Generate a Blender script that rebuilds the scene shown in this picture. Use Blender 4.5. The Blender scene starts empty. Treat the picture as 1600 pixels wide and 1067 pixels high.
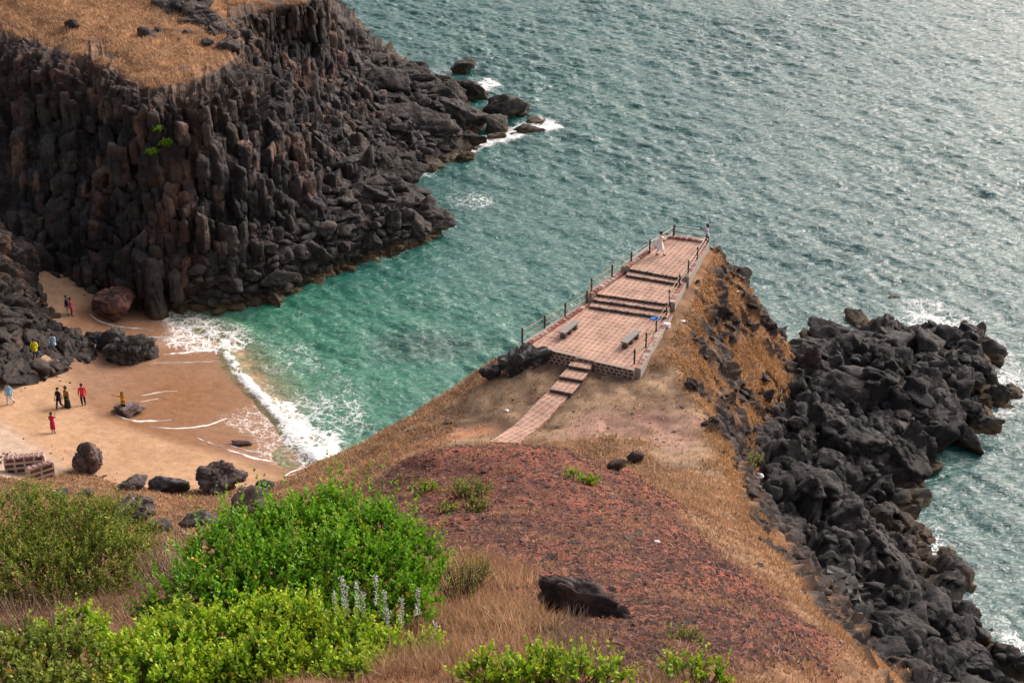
import bpy, bmesh, math, random
import numpy as np
from mathutils import Vector, Matrix
S = bpy.context.scene
C = S.collection
rad = math.radians
# ------------------------------------------------------------ camera, world, sun, exposure
FPX, PITCH, CZ = 2500.0, rad(27.0), 57.0
cd = bpy.data.cameras.new('camera'); cam = bpy.data.objects.new('camera', cd); C.objects.link(cam)
cam.location = (0, 0, CZ); cam.rotation_euler = (rad(90) - PITCH, 0, 0)
cd.sensor_width = 36.0; cd.lens = 36.0 * FPX / 1600.0; cd.clip_start = 0.5; cd.clip_end = 6000
S.camera = cam
SUN_EL, SUN_AZ = rad(33), rad(47)       # azimuth measured from the view direction (+Y) towards the right (+X)
w = bpy.data.worlds.new("World"); S.world = w; w.use_nodes = True
wn = w.node_tree; bg = wn.nodes['Background']
sky = wn.nodes.new('ShaderNodeTexSky'); sky.sky_type = 'NISHITA'; sky.sun_disc = False
sky.sun_elevation = SUN_EL; sky.sun_rotation = SUN_AZ; sky.air_density = 1.0; sky.dust_density = 6.0; sky.ozone_density = 1.0
hs = wn.nodes.new('ShaderNodeHueSaturation'); hs.inputs['Saturation'].default_value = 0.45
wn.links.new(sky.outputs[0], hs.inputs['Color'])
wm = wn.nodes.new('ShaderNodeMix'); wm.data_type = 'RGBA'; wm.blend_type = 'MULTIPLY'; wm.inputs[0].default_value = 1.0
wn.links.new(hs.outputs[0], wm.inputs[6]); wm.inputs[7].default_value = (1.0, 0.945, 0.94, 1)
wn.links.new(wm.outputs[2], bg.inputs[0]); bg.inputs[1].default_value = 0.15
sl = bpy.data.lights.new('sun', 'SUN'); sl.energy = 1.45; sl.angle = rad(26); sl.color = (1.0, 0.91, 0.83)
so = bpy.data.objects.new('sun', sl); C.objects.link(so)
sd = Vector((math.sin(SUN_AZ) * math.cos(SUN_EL), math.cos(SUN_AZ) * math.cos(SUN_EL), math.sin(SUN_EL)))
so.rotation_euler = sd.to_track_quat('Z', 'Y').to_euler()
S.view_settings.view_transform = 'Standard'; S.view_settings.look = 'None'
S.view_settings.exposure = 0.62; S.view_settings.gamma = 1.0
S.render.engine = 'CYCLES'

def W(px, py, z):
    """point at height z met by the photo pixel (1600 wide)"""
    a = (px - 800) / FPX; b = (533.5 - py) / FPX
    dy = math.cos(PITCH) + b * math.sin(PITCH); dz = -math.sin(PITCH) + b * math.cos(PITCH)
    t = (z - CZ) / dz
    return (a * t, dy * t, z)
# ------------------------------------------------------------ noise
def h3(ix, iy, iz, seed=0):
    x = (ix.astype(np.int64) * 374761393 + iy.astype(np.int64) * 668265263 + iz.astype(np.int64) * 2147483647 + seed * 144665) & 0xffffffff
    x = ((x ^ (x >> 13)) * 1274126177) & 0xffffffff
    x = ((x ^ (x >> 16)) * 2246822519) & 0xffffffff
    x = x ^ (x >> 15)
    return (x & 0xffffff) / float(0xffffff)
def vn(p, seed=0):
    i = np.floor(p).astype(np.int64); f = p - i; u = f * f * (3 - 2 * f)
    r = 0
    for dx in (0, 1):
        wx = u[:, 0] if dx else 1 - u[:, 0]
        for dy in (0, 1):
            wy = u[:, 1] if dy else 1 - u[:, 1]
            for dz in (0, 1):
                wz = u[:, 2] if dz else 1 - u[:, 2]
                r = r + wx * wy * wz * h3(i[:, 0] + dx, i[:, 1] + dy, i[:, 2] + dz, seed)
    return r * 2 - 1
def fbm(p, oct=4, seed=0, gain=0.5):
    r = 0; a = 1.0; q = p.copy()
    for k in range(oct):
        r = r + a * vn(q, seed + k * 17); q = q * 2.03 + 11.3; a *= gain
    return r
def worley(p, seed=0):
    i0 = np.floor(p).astype(np.int64); n = len(p)
    F1 = np.full(n, 9.0); F2 = np.full(n, 9.0); V = np.zeros((n, 3)); ID = np.zeros(n)
    for dx in (-1, 0, 1):
        for dy in (-1, 0, 1):
            for dz in (-1, 0, 1):
                i = i0 + np.array([dx, dy, dz])
                q = np.stack([h3(i[:, 0], i[:, 1], i[:, 2], seed + k) for k in (1, 2, 3)], 1) * 0.9 + 0.05 + i
                d = p - q; L = np.sqrt((d ** 2).sum(1)); m = L < F1
                F2 = np.where(m, F1, np.minimum(F2, L))
                if m.any():
                    F1[m] = L[m]; V[m] = d[m]; ID[m] = h3(i[m, 0], i[m, 1], i[m, 2], seed + 9)
    return F1, F2, V, ID
def sstep(a, b, x):
    t = np.clip((x - a) / (b - a), 0, 1); return t * t * (3 - 2 * t)
def blocks(p, seed, tilt=0.6, crack=0.5, cw=0.12):
    """facetted, cracked block relief (unit cells)"""
    F1, F2, V, ID = worley(p, seed)
    r2 = (ID * 7919.13) % 1; r3 = (ID * 3571.7) % 1; r4 = (ID * 911.3) % 1
    h = (ID - .5) + tilt * ((r2 - .5) * V[:, 0] + (r3 - .5) * V[:, 1] + (r4 - .5) * V[:, 2]) * 2
    g = 1 - sstep(0, cw, F2 - F1)
    return h - crack * g, g, ID
# ------------------------------------------------------------ mesh helpers
def mesh_obj(name, V, Fc, mat=None, parent=None, col=None, smooth=True, kind=None, attrs=None):
    V = np.asarray(V, float); me = bpy.data.meshes.new(name)
    Fc = [np.asarray(f, np.int32) for f in (Fc if isinstance(Fc, list) else [Fc])]
    Fc = [f for f in Fc if len(f)]
    me.vertices.add(len(V)); me.vertices.foreach_set('co', V.ravel())
    nl = sum(f.size for f in Fc); nf = sum(len(f) for f in Fc)
    me.loops.add(nl); me.polygons.add(nf)
    me.loops.foreach_set('vertex_index', np.concatenate([f.ravel() for f in Fc]).astype(np.int32))
    tot = np.concatenate([np.full(len(f), f.shape[1], np.int32) for f in Fc])
    st = np.concatenate([[0], np.cumsum(tot)[:-1]]).astype(np.int32)
    me.polygons.foreach_set('loop_start', st); me.polygons.foreach_set('loop_total', tot)
    me.polygons.foreach_set('use_smooth', np.full(nf, smooth))
    me.update(calc_edges=True)
    if col is not None:
        a = me.attributes.new('Col', 'FLOAT_COLOR', 'POINT')
        c4 = np.ones((len(V), 4)); c4[:, :3] = np.clip(col, 0, 1); a.data.foreach_set('color', c4.ravel())
    for k, v in (attrs or {}).items():
        a = me.attributes.new(k, 'FLOAT', 'POINT'); a.data.foreach_set('value', np.asarray(v, float).ravel())
    o = bpy.data.objects.new(name, me); C.objects.link(o)
    if mat: me.materials.append(mat)
    if parent: o.parent = parent
    if kind: o['kind'] = kind
    return o
def grid_faces(nu, nv):
    i = np.arange(nu * nv).reshape(nu, nv)
    return np.stack([i[:-1, :-1].ravel(), i[1:, :-1].ravel(), i[1:, 1:].ravel(), i[:-1, 1:].ravel()], 1)
def grid_normals(P):
    du = np.gradient(P, axis=0); dv = np.gradient(P, axis=1)
    n = np.cross(du, dv); return n / (np.linalg.norm(n, axis=2, keepdims=True) + 1e-9)
def blur(A, k, it=1):
    for _ in range(it):
        for ax in (0, 1):
            if k[ax] < 1: continue
            pad = [(0, 0)] * A.ndim; pad[ax] = (k[ax], k[ax])
            B = np.pad(A, pad, mode='edge'); cs = np.cumsum(B, axis=ax)
            z = np.zeros_like(np.take(cs, [0], axis=ax)); cs = np.concatenate([z, cs], axis=ax)
            n = A.shape[ax]; w_ = 2 * k[ax] + 1
            A = (np.take(cs, range(w_, w_ + n), axis=ax) - np.take(cs, range(0, n), axis=ax)) / w_
    return A
class MB:
    def __init__(s): s.v = []; s.f3 = []; s.f4 = []; s.c = []; s.n = 0
    def add(s, v, f, col=None):
        v = np.asarray(v, float); f = np.asarray(f, int)
        (s.f3 if f.shape[1] == 3 else s.f4).append(f + s.n)
        s.v.append(v); s.n += len(v)
        c = np.zeros((len(v), 3)); c[:] = (1, 1, 1) if col is None else col; s.c.append(c)
    def box(s, c, size, rz=0.0, col=None, ax=None, jit=0.0, rnd=random):
        hx, hy, hz = [d / 2 for d in size]
        v = np.array([[x, y, z] for x in (-hx, hx) for y in (-hy, hy) for z in (-hz, hz)])
        if jit: v = v + np.array([[rnd.uniform(-jit, jit) for _ in range(3)] for _ in range(8)])
        cz, sz = math.cos(rz), math.sin(rz)
        R = np.array([[cz, -sz, 0], [sz, cz, 0], [0, 0, 1]])
        v = v @ R.T + np.array(c)
        f = [[0, 1, 3, 2], [4, 6, 7, 5], [0, 4, 5, 1], [2, 3, 7, 6], [0, 2, 6, 4], [1, 5, 7, 3]]
        s.add(v, f, col)
    def tube(s, pts, r, seg=8, col=None, cap=True):
        pts = [Vector(p) for p in pts]; rs = r if isinstance(r, (list, tuple)) else [r] * len(pts)
        vs = []; n = len(pts)
        for k, p in enumerate(pts):
            d = (pts[min(k + 1, n - 1)] - pts[max(k - 1, 0)]).normalized()
            a = d.cross(Vector((0, 0, 1)) if abs(d.z) < .9 else Vector((1, 0, 0))).normalized(); b = d.cross(a)
            for j in range(seg):
                t = 2 * math.pi * j / seg
                vs.append(p + (a * math.cos(t) + b * math.sin(t)) * rs[k])
        f = [[k * seg + j, k * seg + (j + 1) % seg, (k + 1) * seg + (j + 1) % seg, (k + 1) * seg + j] for k in range(n - 1) for j in range(seg)]
        base = s.n; s.add([tuple(x) for x in vs], f, col)
        if cap:
            for k, rev in ((0, 1), (n - 1, 0)):
                idx = [base + k * seg + j for j in range(seg)]
                if rev: idx = idx[::-1]
                s.f4.append(np.array([[idx[0], idx[j], idx[j + 1], idx[j + 2]] for j in range(1, seg - 2, 2)]))
    def build(s, name, mat=None, parent=None, smooth=False, kind=None):
        F = []
        if s.f3: F.append(np.concatenate(s.f3))
        if s.f4: F.append(np.concatenate(s.f4))
        return mesh_obj(name, np.concatenate(s.v), F, mat, parent, np.concatenate(s.c), smooth, kind)
def empty(name, loc, label, cat, group=None, rz=0.0):
    o = bpy.data.objects.new(name, None); C.objects.link(o); o.location = loc; o.rotation_euler = (0, 0, rz)
    o.empty_display_size = .2
    return tag(o, label, cat, group)
def tag(o, label, cat, group=None):
    o['label'] = label; o['category'] = cat
    if group: o['group'] = group
    return o
# ------------------------------------------------------------ materials
def new_mat(name, rough=0.9, spec=0.3):
    m = bpy.data.materials.new(name); m.use_nodes = True; nt = m.node_tree
    b = nt.nodes['Principled BSDF']; b.inputs['Roughness'].default_value = rough
    b.inputs['Specular IOR Level'].default_value = spec
    return m, nt, b
def nd(nt, t, **k):
    n = nt.nodes.new('ShaderNode' + t)
    for a, v in k.items(): setattr(n, a, v)
    return n
def ramp(nt, fac, stops):
    r = nd(nt, 'ValToRGB'); e = r.color_ramp.elements
    while len(e) < len(stops): e.new(.5)
    for k, (p, c) in enumerate(stops):
        e[k].position = p; e[k].color = (c, c, c, 1) if not isinstance(c, tuple) else (*c, 1)
    nt.links.new(fac, r.inputs[0]); return r.outputs[0]
def mixc(nt, fac, a, b, mode='MIX'):
    m = nd(nt, 'Mix', data_type='RGBA', blend_type=mode)
    for s_, v in ((0, fac), (6, a), (7, b)):
        if isinstance(v, (int, float)): m.inputs[s_].default_value = v
        elif isinstance(v, tuple): m.inputs[s_].default_value = (*v, 1)
        else: nt.links.new(v, m.inputs[s_])
    return m.outputs[2]
def noise(nt, scale, detail=6, rough=.6, dist=0, vec=None):
    n = nd(nt, 'TexNoise'); n.inputs['Scale'].default_value = scale; n.inputs['Detail'].default_value = detail
    n.inputs['Roughness'].default_value = rough; n.inputs['Distortion'].default_value = dist
    if vec is None:
        g = nd(nt, 'NewGeometry'); vec = g.outputs['Position']
    nt.links.new(vec, n.inputs['Vector']); return n.outputs[0]
def attr(nt, name='Col'):
    a = nd(nt, 'Attribute'); a.attribute_name = name; return a
def bump(nt, b, h, strength=.5, dist=.05, prev=None):
    n = nd(nt, 'Bump'); n.inputs['Strength'].default_value = strength; n.inputs['Distance'].default_value = dist
    nt.links.new(h, n.inputs['Height'])
    if prev is not None: nt.links.new(prev, n.inputs['Normal'])
    nt.links.new(n.outputs[0], b.inputs['Normal']); return n.outputs[0]
def plain(name, col, rough=.8, spec=.3, var=.25, scale=8, bmp=.2, bd=.01, useattr=False):
    """solid colour broken up by noise"""
    m, nt, b = new_mat(name, rough, spec)
    n = noise(nt, scale, 6, .65)
    f = ramp(nt, n, [(.25, 1 - var), (.75, 1 + var * .6)])
    base = attr(nt).outputs['Color'] if useattr else col
    nt.links.new(mixc(nt, 1.0, base, f, 'MULTIPLY'), b.inputs['Base Color'])
    if bmp: bump(nt, b, n, bmp, bd)
    return m
def mth(nt, op, a, b_=None, c_=None, clamp=False):
    n = nd(nt, 'Math', operation=op); n.use_clamp = clamp
    for k, v in enumerate((a, b_, c_)):
        if v is None: continue
        if isinstance(v, (int, float)): n.inputs[k].default_value = v
        else: nt.links.new(v, n.inputs[k])
    return n.outputs[0]
def lace(nt, zone, sc=.8):
    """net of foam: thin strands where the zone is weak, solid where it is strong"""
    g = nd(nt, 'NewGeometry'); n = nd(nt, 'TexNoise'); n.inputs['Scale'].default_value = .7; n.inputs['Detail'].default_value = 5; n.inputs['Roughness'].default_value = .65
    nt.links.new(g.outputs['Position'], n.inputs['Vector']); sv = nd(nt, 'VectorMath', operation='SCALE'); sv.inputs['Scale'].default_value = 2.4
    nt.links.new(n.outputs['Color'], sv.inputs[0]); ad = nd(nt, 'VectorMath', operation='ADD'); nt.links.new(g.outputs['Position'], ad.inputs[0]); nt.links.new(sv.outputs[0], ad.inputs[1])
    out = None
    for s_, k in ((sc, 1.0), (sc * 2.7, .8)):
        v = nd(nt, 'TexVoronoi', feature='DISTANCE_TO_EDGE'); v.inputs['Scale'].default_value = s_; nt.links.new(ad.outputs[0], v.inputs['Vector'])
        z2 = mth(nt, 'POWER', zone, 1.7); t = mth(nt, 'MULTIPLY', z2, .34 * k); d = mth(nt, 'SUBTRACT', t, v.outputs['Distance'])
        nn_ = noise(nt, 5, 6, .7); d2 = mth(nt, 'ADD', d, mth(nt, 'MULTIPLY_ADD', nn_, .22, -.115)); f = mth(nt, 'MULTIPLY', d2, 11.0, clamp=True)
        out = f if out is None else mth(nt, 'MAXIMUM', out, f)
    on_ = mth(nt, 'MULTIPLY', zone, 6.0, clamp=True)
    return mth(nt, 'MULTIPLY', out, on_)
def ground_mat():
    m, nt, b = new_mat('ground_soil', .93, .2)
    c = attr(nt).outputs['Color']
    n1 = noise(nt, 1.6, 8, .7); n2 = noise(nt, 9, 8, .75)
    c = mixc(nt, 1.0, c, ramp(nt, n1, [(.3, .72), (.7, 1.2)]), 'MULTIPLY')
    c = mixc(nt, 1.0, c, ramp(nt, n2, [(.3, .66), (.5, 1.0), (.72, 1.22)]), 'MULTIPLY')
    fz = lace(nt, attr(nt, 'foam').outputs['Fac'], 1.0); c = mixc(nt, fz, c, (.80, .78, .75))
    nt.links.new(c, b.inputs['Base Color'])
    w_ = attr(nt, 'wet'); mr = nd(nt, 'MapRange'); mr.inputs[3].default_value = .93; mr.inputs[4].default_value = .42
    nt.links.new(w_.outputs['Fac'], mr.inputs[0]); nt.links.new(mr.outputs[0], b.inputs['Roughness'])
    bump(nt, b, n2, .5, .06); return m
def rock_mat(name='basalt', useattr=True, col=(.05, .045, .042)):
    m, nt, b = new_mat(name, .78, .35)
    c = attr(nt).outputs['Color'] if useattr else col
    n1 = noise(nt, .9, 8, .7, .3); n2 = noise(nt, 5, 10, .75, .4)
    g = nd(nt, 'NewGeometry'); mp = nd(nt, 'Mapping'); mp.inputs['Scale'].default_value = (1.6, 1.6, .8)
    nt.links.new(g.outputs['Position'], mp.inputs[0])
    vo = nd(nt, 'TexVoronoi', feature='DISTANCE_TO_EDGE'); vo.inputs['Scale'].default_value = .8
    n3 = nd(nt, 'TexNoise'); n3.inputs['Scale'].default_value = 1.2; n3.inputs['Detail'].default_value = 5
    nt.links.new(mp.outputs[0], n3.inputs[0]); wv = mixc(nt, .9, mp.outputs[0], n3.outputs['Color'], 'ADD')
    nt.links.new(wv, vo.inputs['Vector'])
    cr = ramp(nt, vo.outputs['Distance'], [(0, 0.0), (.09, 1.0)])
    c = mixc(nt, 1.0, c, ramp(nt, n1, [(.3, .6), (.7, 1.45)]), 'MULTIPLY')
    c = mixc(nt, 1.0, c, ramp(nt, n2, [(.3, .5), (.55, 1.0), (.75, 2.3)]), 'MULTIPLY')
    nt.links.new(c, b.inputs['Base Color'])
    b1 = bump(nt, b, cr, .3, .07)
    n4 = noise(nt, 1.7, 9, .72, .8); b2_ = bump(nt, b, n4, .8, .35, b1); bump(nt, b, n2, .8, .14, b2_); return m
M_ground = ground_mat(); M_rock = rock_mat()
# ------------------------------------------------------------ hillside terrain from surveyed height points
X0, X1, Y0, Y1, CS = -62.0, 62.0, 10.0, 138.0, 0.5
NX, NY = int((X1 - X0) / CS) + 1, int((Y1 - Y0) / CS) + 1
LN = []          # constraint polylines (world)
def L(*p): LN.append([W(*q) for q in p])
def LW(*p): LN.append(list(p))
# beach and cove
L((215, 478, 0), (300, 520, 0), (350, 545, 0), (372, 585, 0), (430, 645, 0), (470, 690, 0), (498, 722, 0), (452, 748, .3))
L((250, 440, -1.2), (420, 520, -1.6), (520, 600, -1.6), (560, 660, -1.5))
L((60, 425, 3), (70, 480, 2.2), (150, 480, 1.3), (175, 520, .5))
L((0, 600, 3.2), (100, 590, 1.8), (170, 575, 1.0), (290, 560, .35))
L((0, 690, 3.8), (90, 660, 2.2), (200, 650, 1.2), (330, 660, .6))
L((0, 735, 4.3), (110, 735, 3.2), (190, 760, 3.0), (300, 768, 2.2), (380, 765, 1.5), (440, 755, .8))
LW((-62, 60, 10), (-62, 90, 8), (-62, 138, 6)); LW((-45, 128, 4), (-62, 128, 6))
# valley of dry grass
L((0, 770, 5.5), (100, 775, 5), (180, 790, 4.5), (260, 795, 4), (340, 790, 3.6), (420, 775, 2.8))
L((0, 800, 8), (120, 810, 7.5), (230, 825, 6.5), (340, 830, 6), (400, 800, 5.5))
L((0, 845, 22), (120, 845, 20), (230, 850, 17), (330, 855, 16))
# slope of the promontory above the cove
sil = [(498, 725, 1.0), (560, 690, 2.8), (640, 650, 5.2), (700, 612, 7.2), (750, 572, 8.8), (800, 545, 10.2)]
L(*sil)
LW(*[(x - 1.6, y + 2.6, z - 3.4) for x, y, z in [W(*q) for q in sil]])
LW(*[(x - 4.0, y + 7.0, -2) for x, y, z in [W(*q) for q in sil[1:]]])
L((440, 770, 3.4), (520, 740, 5.2), (590, 700, 6.8), (680, 650, 8.2), (760, 610, 9.6), (850, 575, 10.4))
L((500, 775, 7.4), (560, 762, 8.4), (610, 745, 8.9), (660, 690, 9.3), (780, 680, 9.9), (860, 672, 10.0), (1000, 680, 10.2), (1090, 670, 10.4))
L((880, 610, 10.5), (960, 620, 10.5), (1040, 600, 10.7))
# under and beside the terrace
L((840, 545, 10.3), (920, 572, 10.4), (995, 580, 10.7), (1040, 560, 10.9), (1055, 510, 11.1), (1075, 455, 11.3), (1095, 410, 11.6), (1118, 385, 11.7))
L((840, 545, 10.2), (924, 475, 10.6), (985, 420, 11.2), (1050, 370, 11.6), (1118, 385, 11.7))
LW(*[(x - 3.2, y + 2.2, z - 4.0) for x, y, z in [W(840, 540, 10.3), W(924, 470, 10.6), W(985, 416, 11.2), W(1050, 366, 11.6)]])
LW(*[(x - 7, y + 7, -2) for x, y, z in [W(840, 540, 10.3), W(924, 470, 10.6), W(985, 416, 11.2), W(1050, 366, 11.6)]])
# right flank: edge, mid, foot
L((1118, 385, 11.7), (1108, 430, 10.9), (1085, 500, 10.8), (1075, 560, 10.6), (1090, 610, 10.5), (1118, 655, 10.5), (1132, 700, 11.2), (1150, 760, 13.0), (1180, 830, 16.0), (1240, 890, 19.5), (1300, 960, 23.5), (1370, 1050, 28.0))
L((1142, 396, 10.6), (1150, 430, 9.6), (1180, 485, 7.6), (1205, 525, 5.8), (1230, 552, 4.6))
L((1112, 500, 9.3), (1135, 560, 7.0), (1165, 600, 5.6), (1228, 580, 4.2))
L((1142, 620, 6.8), (1162, 690, 5.6))
L((1236, 570, 3.0), (1232, 620, 3.0), (1195, 660, 3.6), (1172, 700, 4.2), (1178, 760, 4.4), (1205, 830, 4.4), (1262, 885, 4.8), (1322, 955, 5.0), (1392, 1050, 6.0))
LW((16.0, 54, 6), (17, 46, 8), (19, 38, 10), (22, 26, 12))
LW(*[(x + dx, y + dy, -2.0) for (x, y, z), dx, dy in [(W(1050, 366, 11.6), 1, 9), (W(1118, 380, 11.6), 7, 7), (W(1160, 420, 9), 5.5, 5), (W(1215, 520, 4), 2.5, 5)]])
LW(*[(x + dx, y + dy, z - 3.5) for (x, y, z), dx, dy in [(W(1118, 378, 11.6), 1.8, 3.5), (W(1160, 425, 9), 2.0, 2.0), (W(1213, 528, 4.5), 1.2, 2.5)]])
# rock shelf to the right
L((1275, 560, 3.2), (1330, 620, 3.0), (1300, 700, 3.2), (1280, 780, 3.4), (1330, 850, 3.2), (1400, 930, 3.0), (1440, 1020, 3.0))
L((1380, 540, 2.8), (1460, 560, 2.4), (1440, 640, 2.6), (1380, 710, 2.4), (1360, 800, 2.0))
L((1248, 548, 1), (1300, 520, .9), (1380, 505, .9), (1470, 512, .9), (1540, 560, .9), (1568, 592, .7), (1545, 650, .7), (1490, 700, .7), (1436, 740, .7), (1398, 790, .7), (1405, 830, .7), (1440, 872, .7), (1490, 912, .8), (1525, 975, .8), (1560, 1040, .8), (1640, 1200, .8))
L((1240, 515, -1.2), (1300, 490, -1.2), (1380, 478, -1.2), (1480, 482, -1.2), (1590, 560, -1.5), (1605, 600, -1.5), (1590, 670, -1.5), (1530, 725, -1.5), (1475, 765, -1.5), (1450, 810, -1.5), (1475, 845, -1.5), (1530, 905, -1.5), (1570, 965, -1.5), (1610, 1040, -1.5), (1700, 1200, -1.5))
LW((62, 10, -3), (62, 138, -3)); LW((-5, 138, -3), (62, 138, -3)); LW((45, 60, -2), (50, 20, -2)); LW((-30, 137, -2), (-5, 137, -3)); LW((25, 135, -3), (10, 125, -3), (0, 110, -3), (-8, 118, -2.5))
# red hill
L((800, 1067, 41), (800, 950, 34.6), (800, 850, 29.6), (800, 750, 25.6), (800, 684, 23.4))
L((960, 1067, 40.6), (960, 950, 33.8), (960, 850, 28.2), (960, 760, 23.2), (960, 712, 20.6))
L((1100, 1067, 39.6), (1120, 950, 32.4), (1110, 850, 24), (1085, 780, 16.8), (1062, 740, 12.8), (1045, 712, 11.2))
L((1250, 1067, 36.0), (1230, 980, 30.0), (1190, 900, 23.5), (1150, 830, 17.5))
L((596, 748, 23.6), (640, 702, 23.4), (700, 686, 23.5), (750, 681, 23.5), (820, 684, 23.3), (880, 702, 22), (940, 708, 21))
LW(*[(x, 68, z) for x, z in ((-8, 9.8), (-5, 12.5), (-2, 14.5), (2, 14.2), (4.5, 13.5))])
L((650, 1067, 40.6), (640, 950, 34.2), (620, 850, 28.5))
L((450, 1067, 39.6), (440, 950, 32.6), (430, 870, 26.5), (400, 815, 17))
L((200, 1067, 37.6), (180, 980, 32), (160, 900, 26)); L((0, 1067, 36), (-20, 980, 30.5), (-40, 900, 24.5)); L((-250, 1067, 34), (-250, 900, 24))
LW((-30, 10, 40), (0, 10, 47), (20, 10, 42), (30, 10, 34))
LW((-62, 10, 30), (-62, 40, 20))
def solve():
    import numpy as np
    Z = None
    for lev in (16, 8, 4, 2, 1):
        h = CS * lev; nx, ny = (NX - 1) // lev + 1, (NY - 1) // lev + 1
        A = np.zeros((nx, ny)); B = np.zeros((nx, ny))
        for pl in LN:
            P = np.array(pl, float)
            for a, b in zip(P[:-1], P[1:]):
                n = max(2, int(np.linalg.norm(b - a) / h * 3) + 1)
                t = np.linspace(0, 1, n)[:, None]; q = a + (b - a) * t
                i = np.round((q[:, 0] - X0) / h).astype(int); j = np.round((q[:, 1] - Y0) / h).astype(int)
                ok = (i >= 0) & (j >= 0) & (i < nx) & (j < ny)
                np.add.at(A, (i[ok], j[ok]), q[ok, 2]); np.add.at(B, (i[ok], j[ok]), 1)
        fix = B > 0; val = np.where(fix, A / np.maximum(B, 1), 0)
        if Z is None: Z = np.full((nx, ny), 10.0)
        else:
            xi = np.linspace(0, Z.shape[0] - 1, nx); yi = np.linspace(0, Z.shape[1] - 1, ny)
            i = np.minimum(xi.astype(int), Z.shape[0] - 2); j = np.minimum(yi.astype(int), Z.shape[1] - 2)
            fx = (xi - i)[:, None]; fy = (yi - j)[None]
            Z = (Z[i][:, j] * (1 - fx) * (1 - fy) + Z[i + 1][:, j] * fx * (1 - fy) + Z[i][:, j + 1] * (1 - fx) * fy + Z[i + 1][:, j + 1] * fx * fy)
        Z[fix] = val[fix]
        for it in range(400 if lev > 1 else 250):
            Q = np.pad(Z, 1, mode='edge')
            Zn = .25 * (Q[2:, 1:-1] + Q[:-2, 1:-1] + Q[1:-1, 2:] + Q[1:-1, :-2])
            Z = np.where(fix, val, Zn)
    return blur(Z, (1, 1), 2)
ZC = solve()
def smp(Z, x, y, x0=X0, y0=Y0, h=CS):
    u = np.clip((np.asarray(x, float) - x0) / h, 0, Z.shape[0] - 1.001); v = np.clip((np.asarray(y, float) - y0) / h, 0, Z.shape[1] - 1.001)
    i = u.astype(int); j = v.astype(int); fx = u - i; fy = v - j
    return Z[i, j] * (1 - fx) * (1 - fy) + Z[i + 1, j] * fx * (1 - fy) + Z[i, j + 1] * (1 - fx) * fy + Z[i + 1, j + 1] * fx * fy
HR = 0.2
gx = np.arange(-50, 46, HR); gy = np.arange(14, 136, HR)
GX, GY = np.meshgrid(gx, gy, indexing='ij')
GZ = smp(ZC, GX, GY); GZ = blur(GZ, (2, 2), 1)
def inpoly(poly, x, y, soft=0.0, seed=3):
    """mask of a ground-plan outline, its edge wobbled by noise"""
    P = np.array([W(*p)[:2] for p in poly])
    x = x.ravel(); y = y.ravel()
    if soft:
        q = np.stack([x, y, x * 0], 1) / 2.2
        x = x + soft * fbm(q, 4, seed); y = y + soft * fbm(q + 31, 4, seed)
    ins = np.zeros(len(x), bool); n = len(P)
    for k in range(n):
        xa, ya = P[k]; xb, yb = P[(k + 1) % n]
        c = ((ya > y) != (yb > y)) & (x < (xb - xa) * (y - ya) / (yb - ya + 1e-12) + xa)
        ins ^= c
    return ins.astype(float)
def dpl(pl, x, y):
    """distance to a polyline given in pixels+height"""
    P = np.array([W(*p)[:2] for p in pl]); x = x.ravel(); y = y.ravel(); d = np.full(len(x), 1e9)
    for a, b in zip(P[:-1], P[1:]):
        ab = b - a; t = np.clip(((x - a[0]) * ab[0] + (y - a[1]) * ab[1]) / (ab @ ab), 0, 1)
        d = np.minimum(d, np.hypot(x - a[0] - t * ab[0], y - a[1] - t * ab[1]))
    return d
shp = GX.shape
pts2 = np.stack([GX.ravel(), GY.ravel(), GX.ravel() * 0], 1)
pts3 = np.stack([GX.ravel(), GY.ravel(), GZ.ravel()], 1)
sx, sy = np.gradient(GZ, HR); slope = np.hypot(sx, sy).ravel()
def rs(m): return m.reshape(shp)
shelfP = [(1236, 500, 1), (1700, 480, 1), (1750, 1300, 1), (1560, 1300, 5), (1392, 1050, 6), (1322, 955, 5), (1262, 885, 4.8), (1205, 830, 4.4), (1178, 760, 4.4), (1172, 700, 4.2), (1195, 660, 3.6), (1232, 620, 3.0)]
m_shelf = np.clip(blur(rs(inpoly(shelfP, GX, GY, .3)), (2, 2), 1), 0, 1).ravel()
below = (GZ.ravel() < 0.8) & (GX.ravel() > 12)
m_shelf = np.maximum(m_shelf, below)
LWP = lambda l: l
flank = inpoly([(1085, 395, 11), (1128, 370, 11), (1160, 400, 9), (1250, 500, 2), (1236, 570, 3), (1232, 620, 3), (1195, 660, 3.6), (1172, 700, 4.2), (1178, 760, 4.4), (1205, 830, 4.4), (1262, 885, 4.8), (1322, 955, 5), (1392, 1050, 6), (1372, 1050, 28), (1300, 962, 23.5), (1240, 892, 19.5), (1182, 832, 16), (1150, 760, 13), (1130, 700, 11.2), (1112, 655, 10.5), (1085, 610, 10.5), (1075, 560, 10.6), (1085, 500, 10.8)], GX, GY, .35)
# beach zone
sandP = [(0, 350, 3), (230, 420, 1), (380, 500, 0), (620, 620, -1.6), (600, 700, -1), (480, 735, .5), (440, 757, .8), (380, 768, 1.5), (300, 770, 2.2), (190, 762, 3), (110, 738, 3.2), (60, 760, 4.4), (-300, 780, 5), (-500, 350, 6)]
m_sand = inpoly(sandP, GX, GY, .25)
xx, yy, zz = GX.ravel(), GY.ravel(), GZ.ravel()
n_big = fbm(pts2 / 6.0, 4, 5); n_mid = fbm(pts2 / 1.7, 4, 21); n_sm = fbm(pts2 / .55, 3, 33)
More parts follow.
